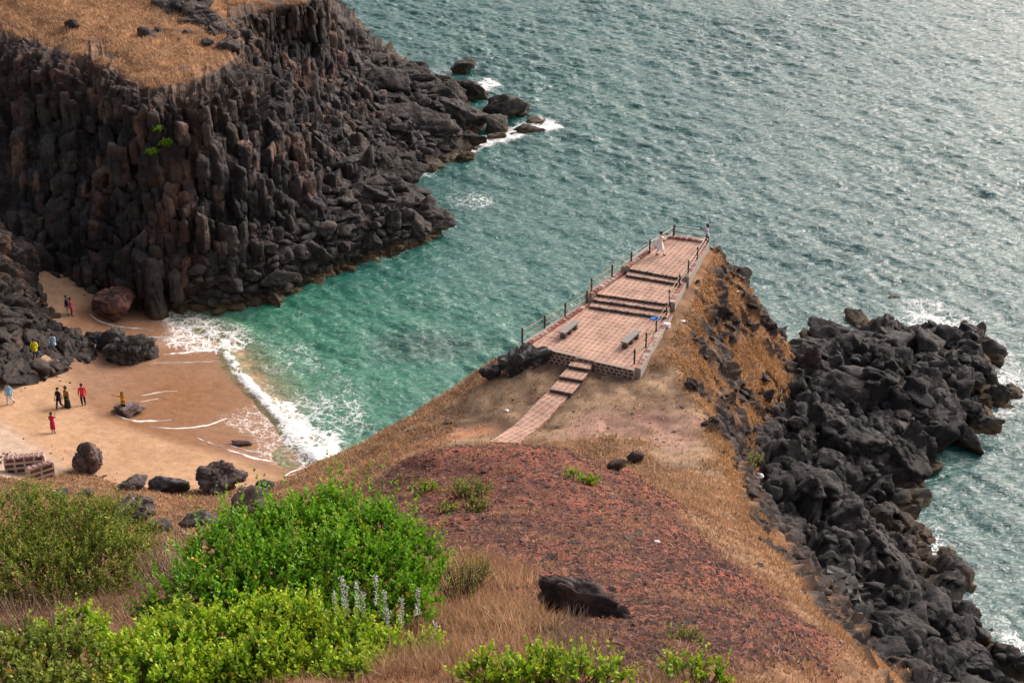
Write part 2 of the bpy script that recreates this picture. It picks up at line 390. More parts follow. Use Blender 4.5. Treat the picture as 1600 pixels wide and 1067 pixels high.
# rock patches in the flank: streaks running down the slope
st = fbm(np.stack([xx * .7 + yy * .12, yy * 1.0, zz * .3], 1), 5, 77)
rockf = flank * sstep(.02, .22, st + .35 * sstep(.9, 1.6, slope) - .12 * (yy > 95) - .05)
rockf = np.maximum(rockf, flank * sstep(1.2, 2.0, slope) * (zz < 9))
outc = inpoly([(835, 915, 0 + 32.3), (900, 918, 32.5), (950, 960, 33.8), (950, 985, 34), (880, 965, 34), (840, 945, 33)], GX, GY, .1)
# height detail
dz = .13 * n_mid * (1 - m_sand) * (1 - m_shelf) + .05 * n_sm * (1 - m_sand)
dz += .25 * n_big * (1 - m_sand) * (zz > 3) * (1 - .75 * inpoly([(830, 700, 10), (830, 540, 10), (1040, 480, 11), (1110, 640, 10.5), (1000, 700, 10)], GX, GY))
hillm = sstep(50, 58, -(yy) + 110) * (xx > -20) * (xx < 14)
P = pts3.copy(); P[:, 2] += dz
Nn = np.stack([-sx.ravel(), -sy.ravel(), np.ones(len(xx))], 1); Nn /= np.linalg.norm(Nn, axis=1, keepdims=True)
mk = rockf > .02
if mk.any():
    q = P[mk]; qq = q + .4 * np.stack([fbm(q / 1.5, 3, 1), fbm(q / 1.5 + 9, 3, 2), fbm(q / 1.5 + 5, 3, 3)], 1)
    b1, g1, i1 = blocks(qq * np.array([.9, .9, .28]), 4); b2, g2, _ = blocks(qq * np.array([2.1, 2.1, .8]), 8)
    P[mk] += Nn[mk] * (rockf[mk] * (.9 * b1 + .4 * b2 + .15))[:, None]
mk2 = m_shelf > .02
q = P[mk2]; qq = q + .6 * np.stack([fbm(q / 2, 3, 1), fbm(q / 2 + 9, 3, 2), fbm(q / 2 + 5, 3, 3)], 1)
b1, g1, i1 = blocks(qq * .33, 14, .9, .7, .18); b2, g2, _ = blocks(qq * .85, 18, .8, .5, .2); b3, g3, _ = blocks(qq * 2.2, 28, .7, .4, .2)
P[mk2] += Nn[mk2] * (m_shelf[mk2] * (1.5 * b1 + .55 * b2 + .18 * b3))[:, None]
GZ2 = rs(P[:, 2])
def G(x, y): return float(smp(GZ2, x, y, gx[0], gy[0], HR))
def hit(px, py):
    """where the line of sight of a photo pixel meets the terrain: used to survey positions"""
    a = np.array(W(px, py, CZ - 10)); d = (a - np.array([0, 0, CZ])); d /= np.linalg.norm(d)
    t = np.arange(14, 190, .1); q = np.array([0, 0, CZ]) + d * t[:, None]
    g = smp(GZ2, q[:, 0], q[:, 1], gx[0], gy[0], HR); k = np.argmax(q[:, 2] <= g)
    return tuple(q[k])
# ---- colours of the ground
col = np.zeros((len(xx), 3))
dry = np.array([.25, .145, .08]); dry2 = np.array([.16, .092, .054]); pale = np.array([.42, .28, .17])
t = sstep(-.6, .7, n_mid + .5 * n_sm)[:, None]; col[:] = dry2 * (1 - t) + dry * t
def zone(poly, c1, c2, soft=.6, seed=3, nz=n_mid, edge=2):
    m = blur(rs(inpoly(poly, GX, GY, soft, seed)), (edge, edge), 1).ravel()
    t = sstep(-.6, .6, nz + .4 * n_sm)[:, None]
    c = np.array(c1) * (1 - t) + np.array(c2) * t
    col[:] = col * (1 - m[:, None]) + c * m[:, None]; return m
zone([(560, 765, 8.4), (640, 700, 9), (640, 660, 6), (760, 600, 9.5), (850, 575, 10.3), (1000, 582, 10.7), (1050, 560, 10.9), (1110, 655, 10.5), (1150, 760, 13), (1060, 740, 12), (1000, 700, 10.3), (780, 690, 10)], (.17, .11, .07), (.32, .215, .135), .8, 7)
zone([(880, 665, 10.2), (960, 640, 10.4), (1080, 655, 10.5), (1105, 690, 11), (1060, 715, 11.2), (960, 700, 10.2), (890, 690, 10)], (.24, .14, .105), (.34, .21, .155), .8, 9)
zone([(600, 705, 8), (660, 672, 9), (760, 655, 9.7), (770, 672, 9.8), (690, 690, 9.3), (610, 722, 8.6)], (.40, .20, .11), (.48, .27, .15), .5, 19)
zone([(470, 760, 5.8), (560, 715, 6.6), (640, 670, 8), (640, 680, 8.2), (570, 728, 7.2), (480, 768, 6.8)], (.42, .22, .11), (.46, .26, .13), .4, 29)
zone([(500, 772, 7.6), (560, 754, 8.2), (615, 738, 9.), (612, 748, 9), (560, 768, 8.6), (500, 784, 7.8)], (.50, .30, .20), (.55, .34, .24), .1, 39)
m_red = zone([(560, 780, 24), (610, 735, 23.5), (650, 690, 23.5), (760, 660, 23.5), (830, 660, 23.3), (900, 690, 22), (990, 700, 20), (1020, 725, 19), (1045, 780, 20), (1120, 850, 23.5), (1200, 930, 26), (1280, 1010, 29.5), (1260, 1090, 35), (900, 1090, 41), (840, 1000, 37), (800, 920, 33), (700, 880, 31), (600, 850, 28.5)], (.095, .036, .027), (.205, .070, .044), .9, 49)
tt = m_red * sstep(.0, .7, fbm(pts2 / 3.0, 4, 91)); col += tt[:, None] * np.array([.09, .022, .010])
# flank colours
fm = flank[:, None]; t = sstep(-.5, .5, st + .5 * n_sm)[:, None]
col = col * (1 - fm) + fm * (np.array([.20, .10, .050]) * (1 - t) + np.array([.33, .19, .10]) * t)
RK = lambda s: np.array([.052, .046, .042])
rk = np.array([.045, .037, .034]); rk2 = np.array([.09, .058, .043])
rm = rockf[:, None]; tr = sstep(-.3, .5, n_mid)[:, None]
col = col * (1 - rm) + rm * (rk * (1 - tr) + rk2 * tr)
sm = m_shelf[:, None]; ts = sstep(-.5, .7, n_mid)[:, None]
col = col * (1 - sm) + sm * (np.array([.020, .018, .019]) * (1 - ts) + np.array([.048, .043, .041]) * ts)
lowr = (m_shelf * sstep(1.3, .2, P[:, 2] + .3 * n_mid))[:, None]; col = col * (1 - lowr) + lowr * np.array([.085, .058, .03])
# sand
tsn = sstep(-.8, .8, n_mid)[:, None]
sand = np.array([.38, .23, .13]) * (1 - tsn) + np.array([.44, .27, .16]) * tsn
spk = (sstep(.55, .8, fbm(pts2 / .45, 2, 61)) * sstep(-.1, .4, n_big))[:, None]; sand = sand * (1 - .35 * spk)
wetP = [(75, 575, 1.4), (110, 600, 1.4), (125, 640, 1.3), (190, 675, 1.0), (260, 700, .8), (370, 725, .5), (450, 752, .4), (700, 720, -1), (600, 500, -1), (300, 400, 0), (150, 470, .9), (110, 500, 1.2)]
m_wet = blur(rs(inpoly(wetP, GX, GY, .12)), (3, 3), 1).ravel() * m_sand
wetc = np.array([.27, .145, .08]) + (.02 * n_big)[:, None]
sand = sand * (1 - m_wet[:, None]) + wetc * m_wet[:, None]
greyP = [(-200, 640, 3.5), (0, 655, 3.3), (60, 700, 3.2), (110, 735, 3.2), (50, 760, 4), (-200, 800, 5)]
gm = blur(rs(inpoly(greyP, GX, GY, .3)), (3, 3), 1).ravel()[:, None]; sand = sand * (1 - gm) + gm * np.array([.42, .31, .23])
foam = np.zeros(len(xx))
def band(pl, w_, k=1.0, seed=1):
    global foam
    d = dpl(pl, GX, GY) + .10 * n_mid + .06 * n_sm
    foam = np.maximum(foam, k * (1 - sstep(w_ * .45, w_, np.abs(d))))
swash = inpoly([(330, 660, .4), (390, 625, .1), (440, 640, 0), (500, 720, .2), (430, 724, .3), (370, 712, .4), (400, 690, .3)], GX, GY, .3)
ridg = 1 - np.abs(fbm(np.stack([xx * .8 + yy * .3, yy * 1.1, xx * 0], 1) * 1.3, 4, 71)) * 3.2
foam = blur(rs(swash), (4, 4), 1).ravel() * .42
swash2 = inpoly([(215, 470, .3), (330, 500, 0), (360, 545, 0), (300, 552, .2), (240, 545, .4), (260, 515, .3)], GX, GY, .3)
foam = np.maximum(foam, blur(rs(swash2), (4, 4), 1).ravel() * .62)
s1 = blur(rs(m_sand), (1, 1), 1).ravel()[:, None]
col = col * (1 - s1) + sand * s1
ter = mesh_obj('hillside', P, grid_faces(*shp), M_ground, None, col, True, 'structure', {'wet': m_wet, 'foam': foam})
def cmask(x, y, M): return smp(rs(M), x, y, gx[0], gy[0], HR)
def face_mats(o, faces, mask, mat):
    o.data.materials.append(mat)
    o.data.polygons.foreach_set('material_index', (mask[faces].mean(1) > .5).astype(np.int32))
face_mats(ter, grid_faces(*shp), np.maximum(rockf, m_shelf), M_rock)

M_foam = plain('foam', (.82, .82, .80), .6, .3, .1, 12, .5, .02)
def ribbon(pl, w_, seed, th=.035):
    """a line of foam left on the sand, as a low ridge of froth"""
    P_ = np.array([W(*p)[:2] for p in pl]); d = np.r_[0, np.cumsum(np.hypot(*np.diff(P_, axis=0).T))]; n = int(d[-1] / .10); t = np.linspace(0, d[-1], n)
    q = np.stack([np.interp(t, d, P_[:, 0]), np.interp(t, d, P_[:, 1])], 1)
    for _ in range(6): q[1:-1] = (q[:-2] + q[1:-1] + q[2:]) / 3
    for _ in range(30): q[2:-2] = (q[:-4] + q[2:-2] + q[4:]) / 3
    z0 = np.stack([t / .9, t * 0 + seed, t * 0], 1); q[:, 1] += .10 * fbm(z0, 3, seed); tg = np.gradient(q, axis=0); tg /= np.linalg.norm(tg, axis=1, keepdims=True); nr = np.stack([-tg[:, 1], tg[:, 0]], 1)
    ww = w_ * (.55 + .6 * fbm(z0 * 2.5, 3, seed + 3)); ww = np.clip(ww, .012, 1) * np.minimum(1, np.minimum(t, d[-1] - t) / 1.2 + .12)
    V = []
    for k, h in ((-1, -.02), (-.5, th), (.5, th), (1, -.02)):
        e = q + nr * (ww * k)[:, None]; V.append(np.c_[e, smp(GZ2, e[:, 0], e[:, 1], gx[0], gy[0], HR) + h])
    V = np.stack(V, 1); return V.reshape(-1, 3), grid_faces(n, 4)
fb = MB()
for k, (pl, w_) in enumerate([([(182, 656, 1.), (190, 662, 1), (210, 665, 1), (240, 663, .9), (268, 659, .8)], .13), ([(232, 677, .8), (285, 677, .7), (320, 669, .6), (354, 652, .5)], .10),
    ([(308, 692, .6), (335, 702, .5), (370, 714, .4), (415, 721, .3), (455, 716, .2), (478, 706, .1)], .15), ([(350, 697, .6), (385, 705, .5), (430, 708, .3), (470, 705, .1)], .06), ([(222, 624, .7), (250, 617, .6), (278, 613, .5)], .05), ([(220, 636, .7), (248, 629, .6)], .04),
    ([(235, 571, .5), (290, 566, .4), (345, 562, .2)], .04), ([(140, 499, .9), (165, 508, .8), (200, 512, .5), (240, 513, .5)], .07), ([(255, 557, .4), (290, 550, .3), (320, 545, .3), (350, 543, .1)], .16), ([(180, 530, .8), (230, 522, .7), (280, 524, .5)], .06),
    ([(446, 747, .4), (444, 738, .4), (455, 732, .3), (475, 728, .3), (500, 716, .2)], .14), ([(446, 748, .4), (455, 751, .4), (475, 744, .3), (500, 730, .3)], .12)]):
    v_, f_ = ribbon(pl, w_, 10 + k); fb.add(v_, f_)
fb.build('foam_lines', M_foam, None, True, 'structure')
# ------------------------------------------------------------ headland cliffs: lofts through surveyed sections
def loft(stations, cu, cv, blur_uv, it=2):
    A = np.array([[p if len(p) == 3 and isinstance(p, np.ndarray) else W(*p) for p in s] for s in stations], float)
    n, m, _ = A.shape
    U = np.concatenate([np.linspace(k, k + 1, c, endpoint=False) for k, c in enumerate(cu)] + [[n - 1]])
    V = np.concatenate([np.linspace(k, k + 1, c, endpoint=False) for k, c in enumerate(cv)] + [[m - 1]])
    i = np.minimum(U.astype(int), n - 2); f = (U - i)[:, None, None]
    B = A[i] * (1 - f) + A[i + 1] * f
    j = np.minimum(V.astype(int), m - 2); f = (V - j)[None, :, None]
    D = B[:, j] * (1 - f) + B[:, j + 1] * f
    return blur(D, blur_uv, it), V
hs_ = [
 # back          mid            lip            brow           face           foot           talus          water
 [(-250,-170,22),(-200,-20,18.5),(-150,58,17),  (-150,90,15.5), (-150,200,9),  (-150,330,3),  (-150,380,2.5), (-150,400,2.2)],
 [(-100,-170,22),(-30,-20,18.6),(0,58,17),    (-2,92,15.5),  (0,230,9),    (0,350,3),    (0,380,2.5),   (0,395,2.2)],
 [(0,-170,22),  (50,-20,18.8), (70,70,17),   (66,105,15.5), (60,250,9),   (58,400,3),   (62,415,2.5),  (66,430,2.0)],
 [(80,-170,22), (120,-20,18.6),(130,88,17),  (126,130,15.2),(118,270,9),  (118,425,2),  (122,437,1.8), (128,450,1.3)],
 [(150,-170,22),(180,-20,18.4),(200,118,16.5),(196,160,15), (195,290,9),  (205,445,1.8),(210,460,1),   (214,474,0)],
 [(230,-170,22),(240,-20,18.2),(262,140,16.2),(256,185,14.6),(262,300,9), (285,430,3),  (292,460,1.2), (300,480,0)],
 [(280,-170,22),(280,-20,18),  (305,130,16.2),(305,180,14.4),(325,290,9), (345,420,3),  (350,455,1.2), (355,478,0)],
 [(320,-170,22),(310,-20,17.8),(362,95,16.2), (372,150,14.2),(390,270,9), (410,390,4),  (420,440,1.6), (425,470,0)],
 [(340,-170,22),(325,-20,17.6),(376,60,16),  (400,140,13.2),(425,240,9), (455,340,5),  (480,390,2.6), (495,430,0)],
 [(360,-170,22),(350,-60,18.0),(356,26,16.8), (405,120,12),(440,200,9), (500,290,5.6),  (560,350,3), (585,402,0)],
 [(400,-170,21),(400,-60,17.6),(402,14,16.7),(430,75,12.5),(452,120,9.8),(550,240,5.2),(640,320,2.4), (674,372,0)],
 [(440,-170,21),(435,-60,17.4),(440,8,16.7), (462,60,12.5),(482,105,9.2),(570,200,5),  (600,245,2.5), (626,288,0)],
 [(470,-170,20),(465,-60,17.0),(475,2,16.7), (500,50,12),(515,100,8.2),(600,175,4.4),(680,205,2.4), (738,234,0)],
 [(485,-170,20),(485,-60,16.6),(494,-8,16.4),(513,40,11.6),(530,85,7.6), (600,140,3.6),(690,150,2.2), (750,165,0)],
 [(475,-190,20),(478,-90,16.4),(497,-35,16),(510,10,11.5),(540,62,6.5), (575,100,3.2),(610,112,1.6), (640,114,0)],
 [(420,-230,18),(430,-150,16), (450,-100,14),(460,-60,10),(480,-40,6),  (500,-20,3),  (510,-5,1),    (520,10,-1)],
]
for s in hs_:
    a = np.array(W(*s[-1])); b = np.array(W(*s[-3])); d = a - b; d[2] = 0; d /= np.linalg.norm(d) + 1e-6
    s.append(np.array([a[0] + d[0] * 2.5, a[1] + d[1] * 2.5 - .8, a[2] - 3.2]))
HD, HV = loft(hs_, [30, 45, 45, 60, 60, 50, 50, 50, 70, 60, 50, 60, 60, 50, 30], [50, 90, 30, 90, 120, 50, 40, 24], (4, 4), 2)
def wob(q, a, sc, s=0):
    return q + a * np.stack([fbm(q / sc, 3, 1 + s), fbm(q / sc + 9, 3, 2 + s), fbm(q / sc + 5, 3, 3 + s)], 1)
def cliffify(D, V, lip, foot, seed, amp=1.0, sgn=1):
    N = grid_normals(blur(D, (16, 22), 3)) * sgn; sh = D.shape; q = D.reshape(-1, 3); n = N.reshape(-1, 3)
    vv = np.repeat(V[None], sh[0], 0).ravel()
    face = sstep(lip - .25, lip + .25, vv + .25 * fbm(q / 2.5, 3, seed + 40))
    tal = sstep(foot - .9, foot + .3, vv)
    w1 = wob(q, .9, 4, seed)
    f0_, f1_ = int(sh[1] * .25), int(sh[1] * .75); mc = D[:, f0_:f1_].mean(1); sl_ = np.r_[0, np.cumsum(np.hypot(*np.diff(mc[:, :2], axis=0).T))]
    Sx = np.repeat(sl_[:, None], sh[1], 1).ravel(); off = (np.linalg.norm(D - mc[:, None], axis=2)).ravel() * .18
    qs = np.stack([Sx, off, q[:, 2] * .16], 1); wv = lambda a, sc, k: (qs + a * np.stack([fbm(qs / sc, 3, k), fbm(qs / sc + 9, 3, k + 1), q[:, 0] * 0], 1)) * np.array([1, 1, 6.25])
    c1, g1, i1 = blocks(wv(.7, 3, seed) * np.array([.46, .46, .13]), seed, .6, .6, .16)
    c2, g2, i2 = blocks(wv(.3, 1.2, seed + 4) * np.array([1.2, 1.2, .5]), seed + 5, .8, .5, .16)
    c3, g3, i3 = blocks(wv(.15, .6, seed + 6) * np.array([2.8, 2.8, 1.5]), seed + 8, .8, .35, .16)
    t1, h1, k1 = blocks(w1 * np.array([.36, .36, .42]), seed + 11, 1.0, .6, .16)
    t2, h2, k2 = blocks(w1 * np.array([.9, .9, 1.0]), seed + 13, .9, .45, .18)
    big = fbm(q / 7, 3, seed + 60)
    d = face * ((1 - tal) * (1.15 * c1 + .45 * c2 + .18 * c3 + .35 * t1 + .22 * t2 + .8 * big) * np.repeat((1 - .75 * sstep(.52, .62, np.arange(sh[0]) / sh[0]) - .2 * sstep(.68, .74, np.arange(sh[0]) / sh[0]))[:, None], sh[1], 1).ravel() * (.35 + .65 * sstep(lip, lip + 1.1, vv)) + tal * (.55 * t1 + .3 * t2 + .12 * c3 + .5 * big)) * amp
    top = (1 - face) * (.35 * fbm(q / 4, 4, seed + 3) + .12 * fbm(q / .9, 3, seed + 4))
    R = q + n * d[:, None]; R[:, 2] += top
    return R, face, tal, big, i1, q
R, face, tal, big, cid, q0 = cliffify(HD, HV, 2.0, 5.0, 100)
def cliff_color(q, face, tal, big, cid, seed, V3=None):
    n1 = fbm(q / 1.8, 4, seed); n2 = fbm(q / .6, 3, seed + 5); n3 = fbm(q * np.array([.5, .5, .12]), 4, seed + 9)
    t = sstep(-.6, .7, n1 + .4 * n2)[:, None]
    rock = np.array([.022, .019, .019]) * (1 - t) + np.array([.055, .046, .043]) * t
    ru = sstep(.3, .9, n3 + .25 * n1)[:, None] * .55; rock = rock * (1 - ru) + np.array([.15, .075, .052]) * ru
    up = (sstep(11, 15.5, q[:, 2] + 1.5 * n1) * .35)[:, None]; rock = rock * (1 - up) + np.array([.10, .058, .042]) * up
    tr = (sstep(.35, .8, fbm(q * np.array([.8, .8, .5]), 3, seed + 15)) * sstep(3, 8, q[:, 2]) * .55)[:, None]
    rock = rock * (1 - tr) + np.array([.24, .145, .10]) * tr
    tl = (tal * sstep(.2, .8, big + .5 * n1) * .5)[:, None]; rock = rock * (1 - tl) + np.array([.16, .11, .09]) * tl
    wl = (sstep(1.5, .3, q[:, 2] + .5 * n1))[:, None] * .8; rock = rock * (1 - wl) + np.array([.11, .075, .035]) * wl
    g = sstep(-.5, .6, n1 + .3 * n2)[:, None]; grass = np.array([.20, .105, .055]) * (1 - g) + np.array([.36, .20, .105]) * g
    f = face[:, None]
    return grass * (1 - f) + rock * f
hc = cliff_color(R, face, tal, big, cid, 200)
# dark broken ground high on the plateau
pd = np.array([W(300, -40, 18)[:2], W(340, 20, 16.7)[:2], W(372, 62, 16)[:2]])
o = mesh_obj('headland_cliff', R, grid_faces(*HD.shape[:2]), M_ground, None, hc, True, 'structure')
face_mats(o, grid_faces(*HD.shape[:2]), face, M_rock)
HR_ = R.reshape(HD.shape); HFACE = face.reshape(HD.shape[:2])
# near wall of the cove, left edge of the photo
ls_ = [
 [(-260, 300, 15), (-80, 330, 12), (-10, 352, 9), (30, 380, 5.5), (62, 425, 2.2)],
 [(-260, 340, 15), (-80, 370, 12), (0, 385, 8.4), (45, 430, 4.2), (72, 470, 1.8)],
 [(-260, 400, 14), (-80, 420, 11.5), (0, 445, 7), (48, 480, 3.8), (88, 505, 1.6)],
 [(-260, 470, 13), (-80, 480, 10.5), (0, 500, 5.5), (70, 510, 3.0), (150, 528, 1.2)],
 [(-260, 530, 12), (-80, 535, 8.5), (0, 545, 4.8), (75, 545, 2.8), (148, 562, 1.1)],
 [(-260, 570, 10), (-80, 575, 7.5), (0, 578, 4.4), (60, 575, 3.0), (120, 582, 1.3)],
 [(-260, 620, 7), (-80, 605, 5), (0, 600, 3.8), (30, 600, 3.2), (40, 604, 2.0)],
]
for s in ls_:
    a = np.array(W(*s[-1])); s.append(np.array([a[0] + 1.2, a[1] - 1.0, a[2] - 3]))
LD, LV = loft(ls_, [60, 60, 60, 50, 50, 40], [50, 60, 60, 60, 20], (4, 4), 2)
R2, f2, t2_, b2_, c2_, _ = cliffify(LD, LV + 3, 2.0, 6.6, 300, .75)
lc = cliff_color(R2, np.ones(len(R2)), t2_ * 0 + .3, b2_, c2_, 230)
sx_ = sstep(.3, .8, fbm(R2 / 1.6, 3, 88)) * (grid_normals(R2.reshape(LD.shape)).reshape(-1, 3)[:, 2] > .75) * (R2[:, 2] < 3.4)
lc = lc * (1 - sx_[:, None]) + sx_[:, None] * np.array([.45, .28, .18])
mesh_obj('cove_rock_wall', R2, grid_faces(*LD.shape[:2]), M_rock, None, lc, True, 'structure')
# ------------------------------------------------------------ rock blobs
def ico(sub):
    bm = bmesh.new(); bmesh.ops.create_icosphere(bm, subdivisions=sub, radius=1)
    v = np.array([x.co[:] for x in bm.verts]); f = np.array([[y.index for y in x.verts] for x in bm.faces]); bm.free()
    return v / np.linalg.norm(v, axis=1, keepdims=True), f
ICO = {k: ico(k) for k in (2, 3, 4, 5)}
def rock(size, seed, sub=3, rz=0.0, *a_, colm=1.0, **k_):
    return rock_(size, seed, sub, rz, *a_, colm=colm, **k_)
def rock_(size, seed, sub=3, rz=0.0, facets=11, rnd_=8.0, rough=.06, loc=(0, 0, 0), tilt=0.0, groove=0.0, colm=1.0):
    """a block cut by random planes, edges worn, surface pitted"""
    r = np.random.RandomState(seed); v, f = ICO[sub]
    n = r.normal(size=(facets, 3)); d = r.uniform(.60, .92, facets)
    if colm < 1:      # a jointed prism: ring of side faces, sloping top
        m_ = 6; an = np.arange(m_) * 2 * math.pi / m_ + r.uniform(-.25, .25, m_) + r.rand() * 6
        n = np.concatenate([np.stack([np.cos(an), np.sin(an), r.uniform(-.06, .22, m_)], 1), [[r.uniform(-.35, .35), r.uniform(-.4, .05), 1], [0, 0, -1]]]); d = np.r_[r.uniform(.55, .72, m_), r.uniform(.5, .7), .8]
    n /= np.linalg.norm(n, axis=1, keepdims=True)
    k = np.maximum(v @ n.T, 1e-3) / d; rr = ((k / k.max(1, keepdims=True)) ** rnd_).sum(1) ** (-1 / rnd_) / k.max(1); rr = np.minimum(rr, 1.4)
    p = v * rr[:, None]
    pn = p * 1.6 + seed * 3.1
    c, g, _ = blocks(pn * 1.1, seed % 97, .5, .6, .16)
    p = p * (1 + rough * fbm(pn * 1.3, 4, seed % 50) + rough * 1.3 * c + groove * np.sin(p[:, 2:3].ravel() * 14 + 4 * fbm(pn, 2, 5)))[:, None]
    p = p * (np.array(size) / 2)
    un = p / (np.linalg.norm(p, axis=1, keepdims=True) + 1e-9); sm_ = min(size)
    wq = p + .25 * np.stack([vn(p * 1.1, 1 + seed % 7), vn(p * 1.1 + 7, 2), vn(p * 1.1 + 3, 3)], 1) + seed * 1.7
    e1, _, _ = blocks(wq * np.array([1.15, .8, 1.4]), seed % 83, .8, .7, .13); e2, _, _ = blocks(wq * 2.6, seed % 71, .8, .6, .15)
    p = p + un * (np.minimum(.11 * sm_, .22) * e1 + np.minimum(.05 * sm_, .08) * e2)[:, None]
    ct, st_ = math.cos(tilt), math.sin(tilt); p = p @ np.array([[1, 0, 0], [0, ct, -st_], [0, st_, ct]]).T
    cz, sz = math.cos(rz), math.sin(rz); p = p @ np.array([[cz, -sz, 0], [sz, cz, 0], [0, 0, 1]]).T
    return p + np.array(loc), f
def rock_cols(p, base, base2, seed, wl=None, lichen=0.0):
    t = sstep(-.5, .6, fbm(p / .7, 4, seed))[:, None]; c = np.array(base) * (1 - t) + np.array(base2) * t
    if lichen:
        m = (sstep(.25, .6, fbm(p / .35, 3, seed + 7)) * lichen)[:, None]; c = c * (1 - m) + np.array([.33, .32, .30]) * m
    if wl is not None:
        m = (sstep(wl + .7, wl, p[:, 2] + .25 * fbm(p, 2, 3)) * .8)[:, None]; c = c * (1 - m) + np.array([.12, .08, .035]) * m
    return c
def scatter_rocks(name, cands, seed, dark, light, wl=0.25, rz0=-.9):
    mb = MB(); r = random.Random(seed)
    for k, (x, y, z, s) in enumerate(cands):
        sub = 5 if s > 2.8 else 4 if s > 1.2 else 3 if s > .6 else 2
        p, f = rock((s * r.uniform(1.0, 2.0), s * r.uniform(.8, 1.2), s * r.uniform(.6, 1.0)), seed * 1000 + k, sub, r.gauss(rz0, .5), r.randint(12, 17), r.uniform(30, 80), .03, (x, y, z), r.gauss(.25, .3))
        b = r.uniform(.75, 1.35); mb.add(p, f, rock_cols(p, [c * b for c in dark], [c * b for c in light], k % 40, wl))
    return mb.build(name, M_rock, None, True, 'structure')
rr = random.Random(5); cand = []
for k in range(9000):
    x, y = rr.uniform(12, 44), rr.uniform(46, 120)
    if cmask(x, y, m_shelf) < .8: continue
    z = G(x, y)
    if z < .1 or z > 7: continue
    s = rr.choice([.5, .6, .8, 1.0, 1.3, 1.7, 2.1, 2.6])
    if any((x - a) ** 2 + (y - b) ** 2 < (.33 * (s + d)) ** 2 for a, b, c, d in cand): continue
    cand.append((x, y, z - s * .16, s))
    if len(cand) > 900: break
for px, py, z, s in [(1268, 575, 3.2, 3.0), (1300, 600, 3.0, 3.4), (1285, 640, 3.0, 3.2), (1375, 545, 1.8, 4.6), (1340, 560, 1.6, 3.6), (1300, 540, 1.2, 2.6), (1385, 520, 2.4, 2.4), (1450, 540, 1.8, 3.8), (1480, 530, 1.8, 3.0),
                     (1510, 590, 1.2, 2.8), (1545, 590, .8, 2.2), (1558, 615, .6, 2.6), (1520, 640, 1.2, 3.2), (1500, 670, 1.0, 3.0), (1440, 650, 1.8, 4.2), (1400, 700, 1.8, 4.4), (1340, 690, 2.4, 4.6), (1370, 850, 2.2, 4.2), (1400, 900, 2, 4.2), (1330, 800, 2.8, 3.6), (1250, 760, 3.4, 4.4), (1470, 980, 1.5, 4.2), (1450, 1040, 2, 4.4), (1510, 1030, 1, 3.4)]:
    x, y, _ = W(px, py, z); cand.append((x, y, z - .3, s * .72))
scatter_rocks('rock_shelf', cand, 7, (.018, .017, .018), (.058, .051, .048))
p, f = rock((1.9, 1.7, 5.0), 4243, 5, .4, 22, 9, .06, W(1266, 574, 3.4), .05)
mbp = MB(); mbp.add(p, f, rock_cols(p, (.06, .045, .04), (.09, .065, .055), 3))
tag(mbp.build('rock_pinnacle', M_rock, None, True), 'tall blunt brown rock pinnacle standing where the grassy flank meets the black rocks', 'rock')
# talus blocks of the headland
cand = []; sh = HD.shape
for k in range(9000):
    iu = rr.randrange(120, sh[0] - 30); iv = rr.randrange(330, sh[1] - 20)
    x, y, z = HR_[iu, iv]
    if z < -.2 or z > 9: continue
    vq = HV[iv]
    if vq < 4.9: continue
    s = rr.choice([.8, 1.0, 1.3, 1.7, 2.2, 3.0]) * (1.0 if iu > 420 else .7)
    if any((x - a) ** 2 + (y - b) ** 2 + (z - c) ** 2 < (.36 * (s + d)) ** 2 for a, b, c, d in cand): continue
    cand.append((x, y, z - s * .1, s))
    if len(cand) > 620: break
for px, py, z, s in [(505, 30, 11.5, 1.8), (512, 50, 10, 2.0), (522, 68, 8, 2.2), (540, 66, 6.5, 2.4), (550, 92, 5, 2.2), (570, 108, 3.8, 2.2), (590, 116, 3, 2.2), (620, 122, 2.2, 2.4), (700, 150, 1.6, 4.5), (720, 185, 1.4, 4.8), (660, 150, 2.2, 4.2), (720, 140, 1.2, 3.4), (610, 150, 2.8, 5.0), (650, 200, 2.6, 4.5), (700, 210, 1.4, 3.5), (664, 345, .9, 3.6), (648, 362, .9, 3.6), (640, 325, 1.8, 3.6), (655, 340, 1.2, 3.0), (630, 350, 1.0, 3.0), (610, 370, .8, 2.6), (545, 75, 5.0, 3.2), (525, 85, 5.6, 3), (480, 400, 1.8, 3.0), (455, 400, 2.6, 2.6)]:
    x, y, _ = W(px, py, z); cand.append((x, y, z, s))
scatter_rocks('headland_talus', cand, 9, (.022, .019, .019), (.066, .053, .047), .25, .3)
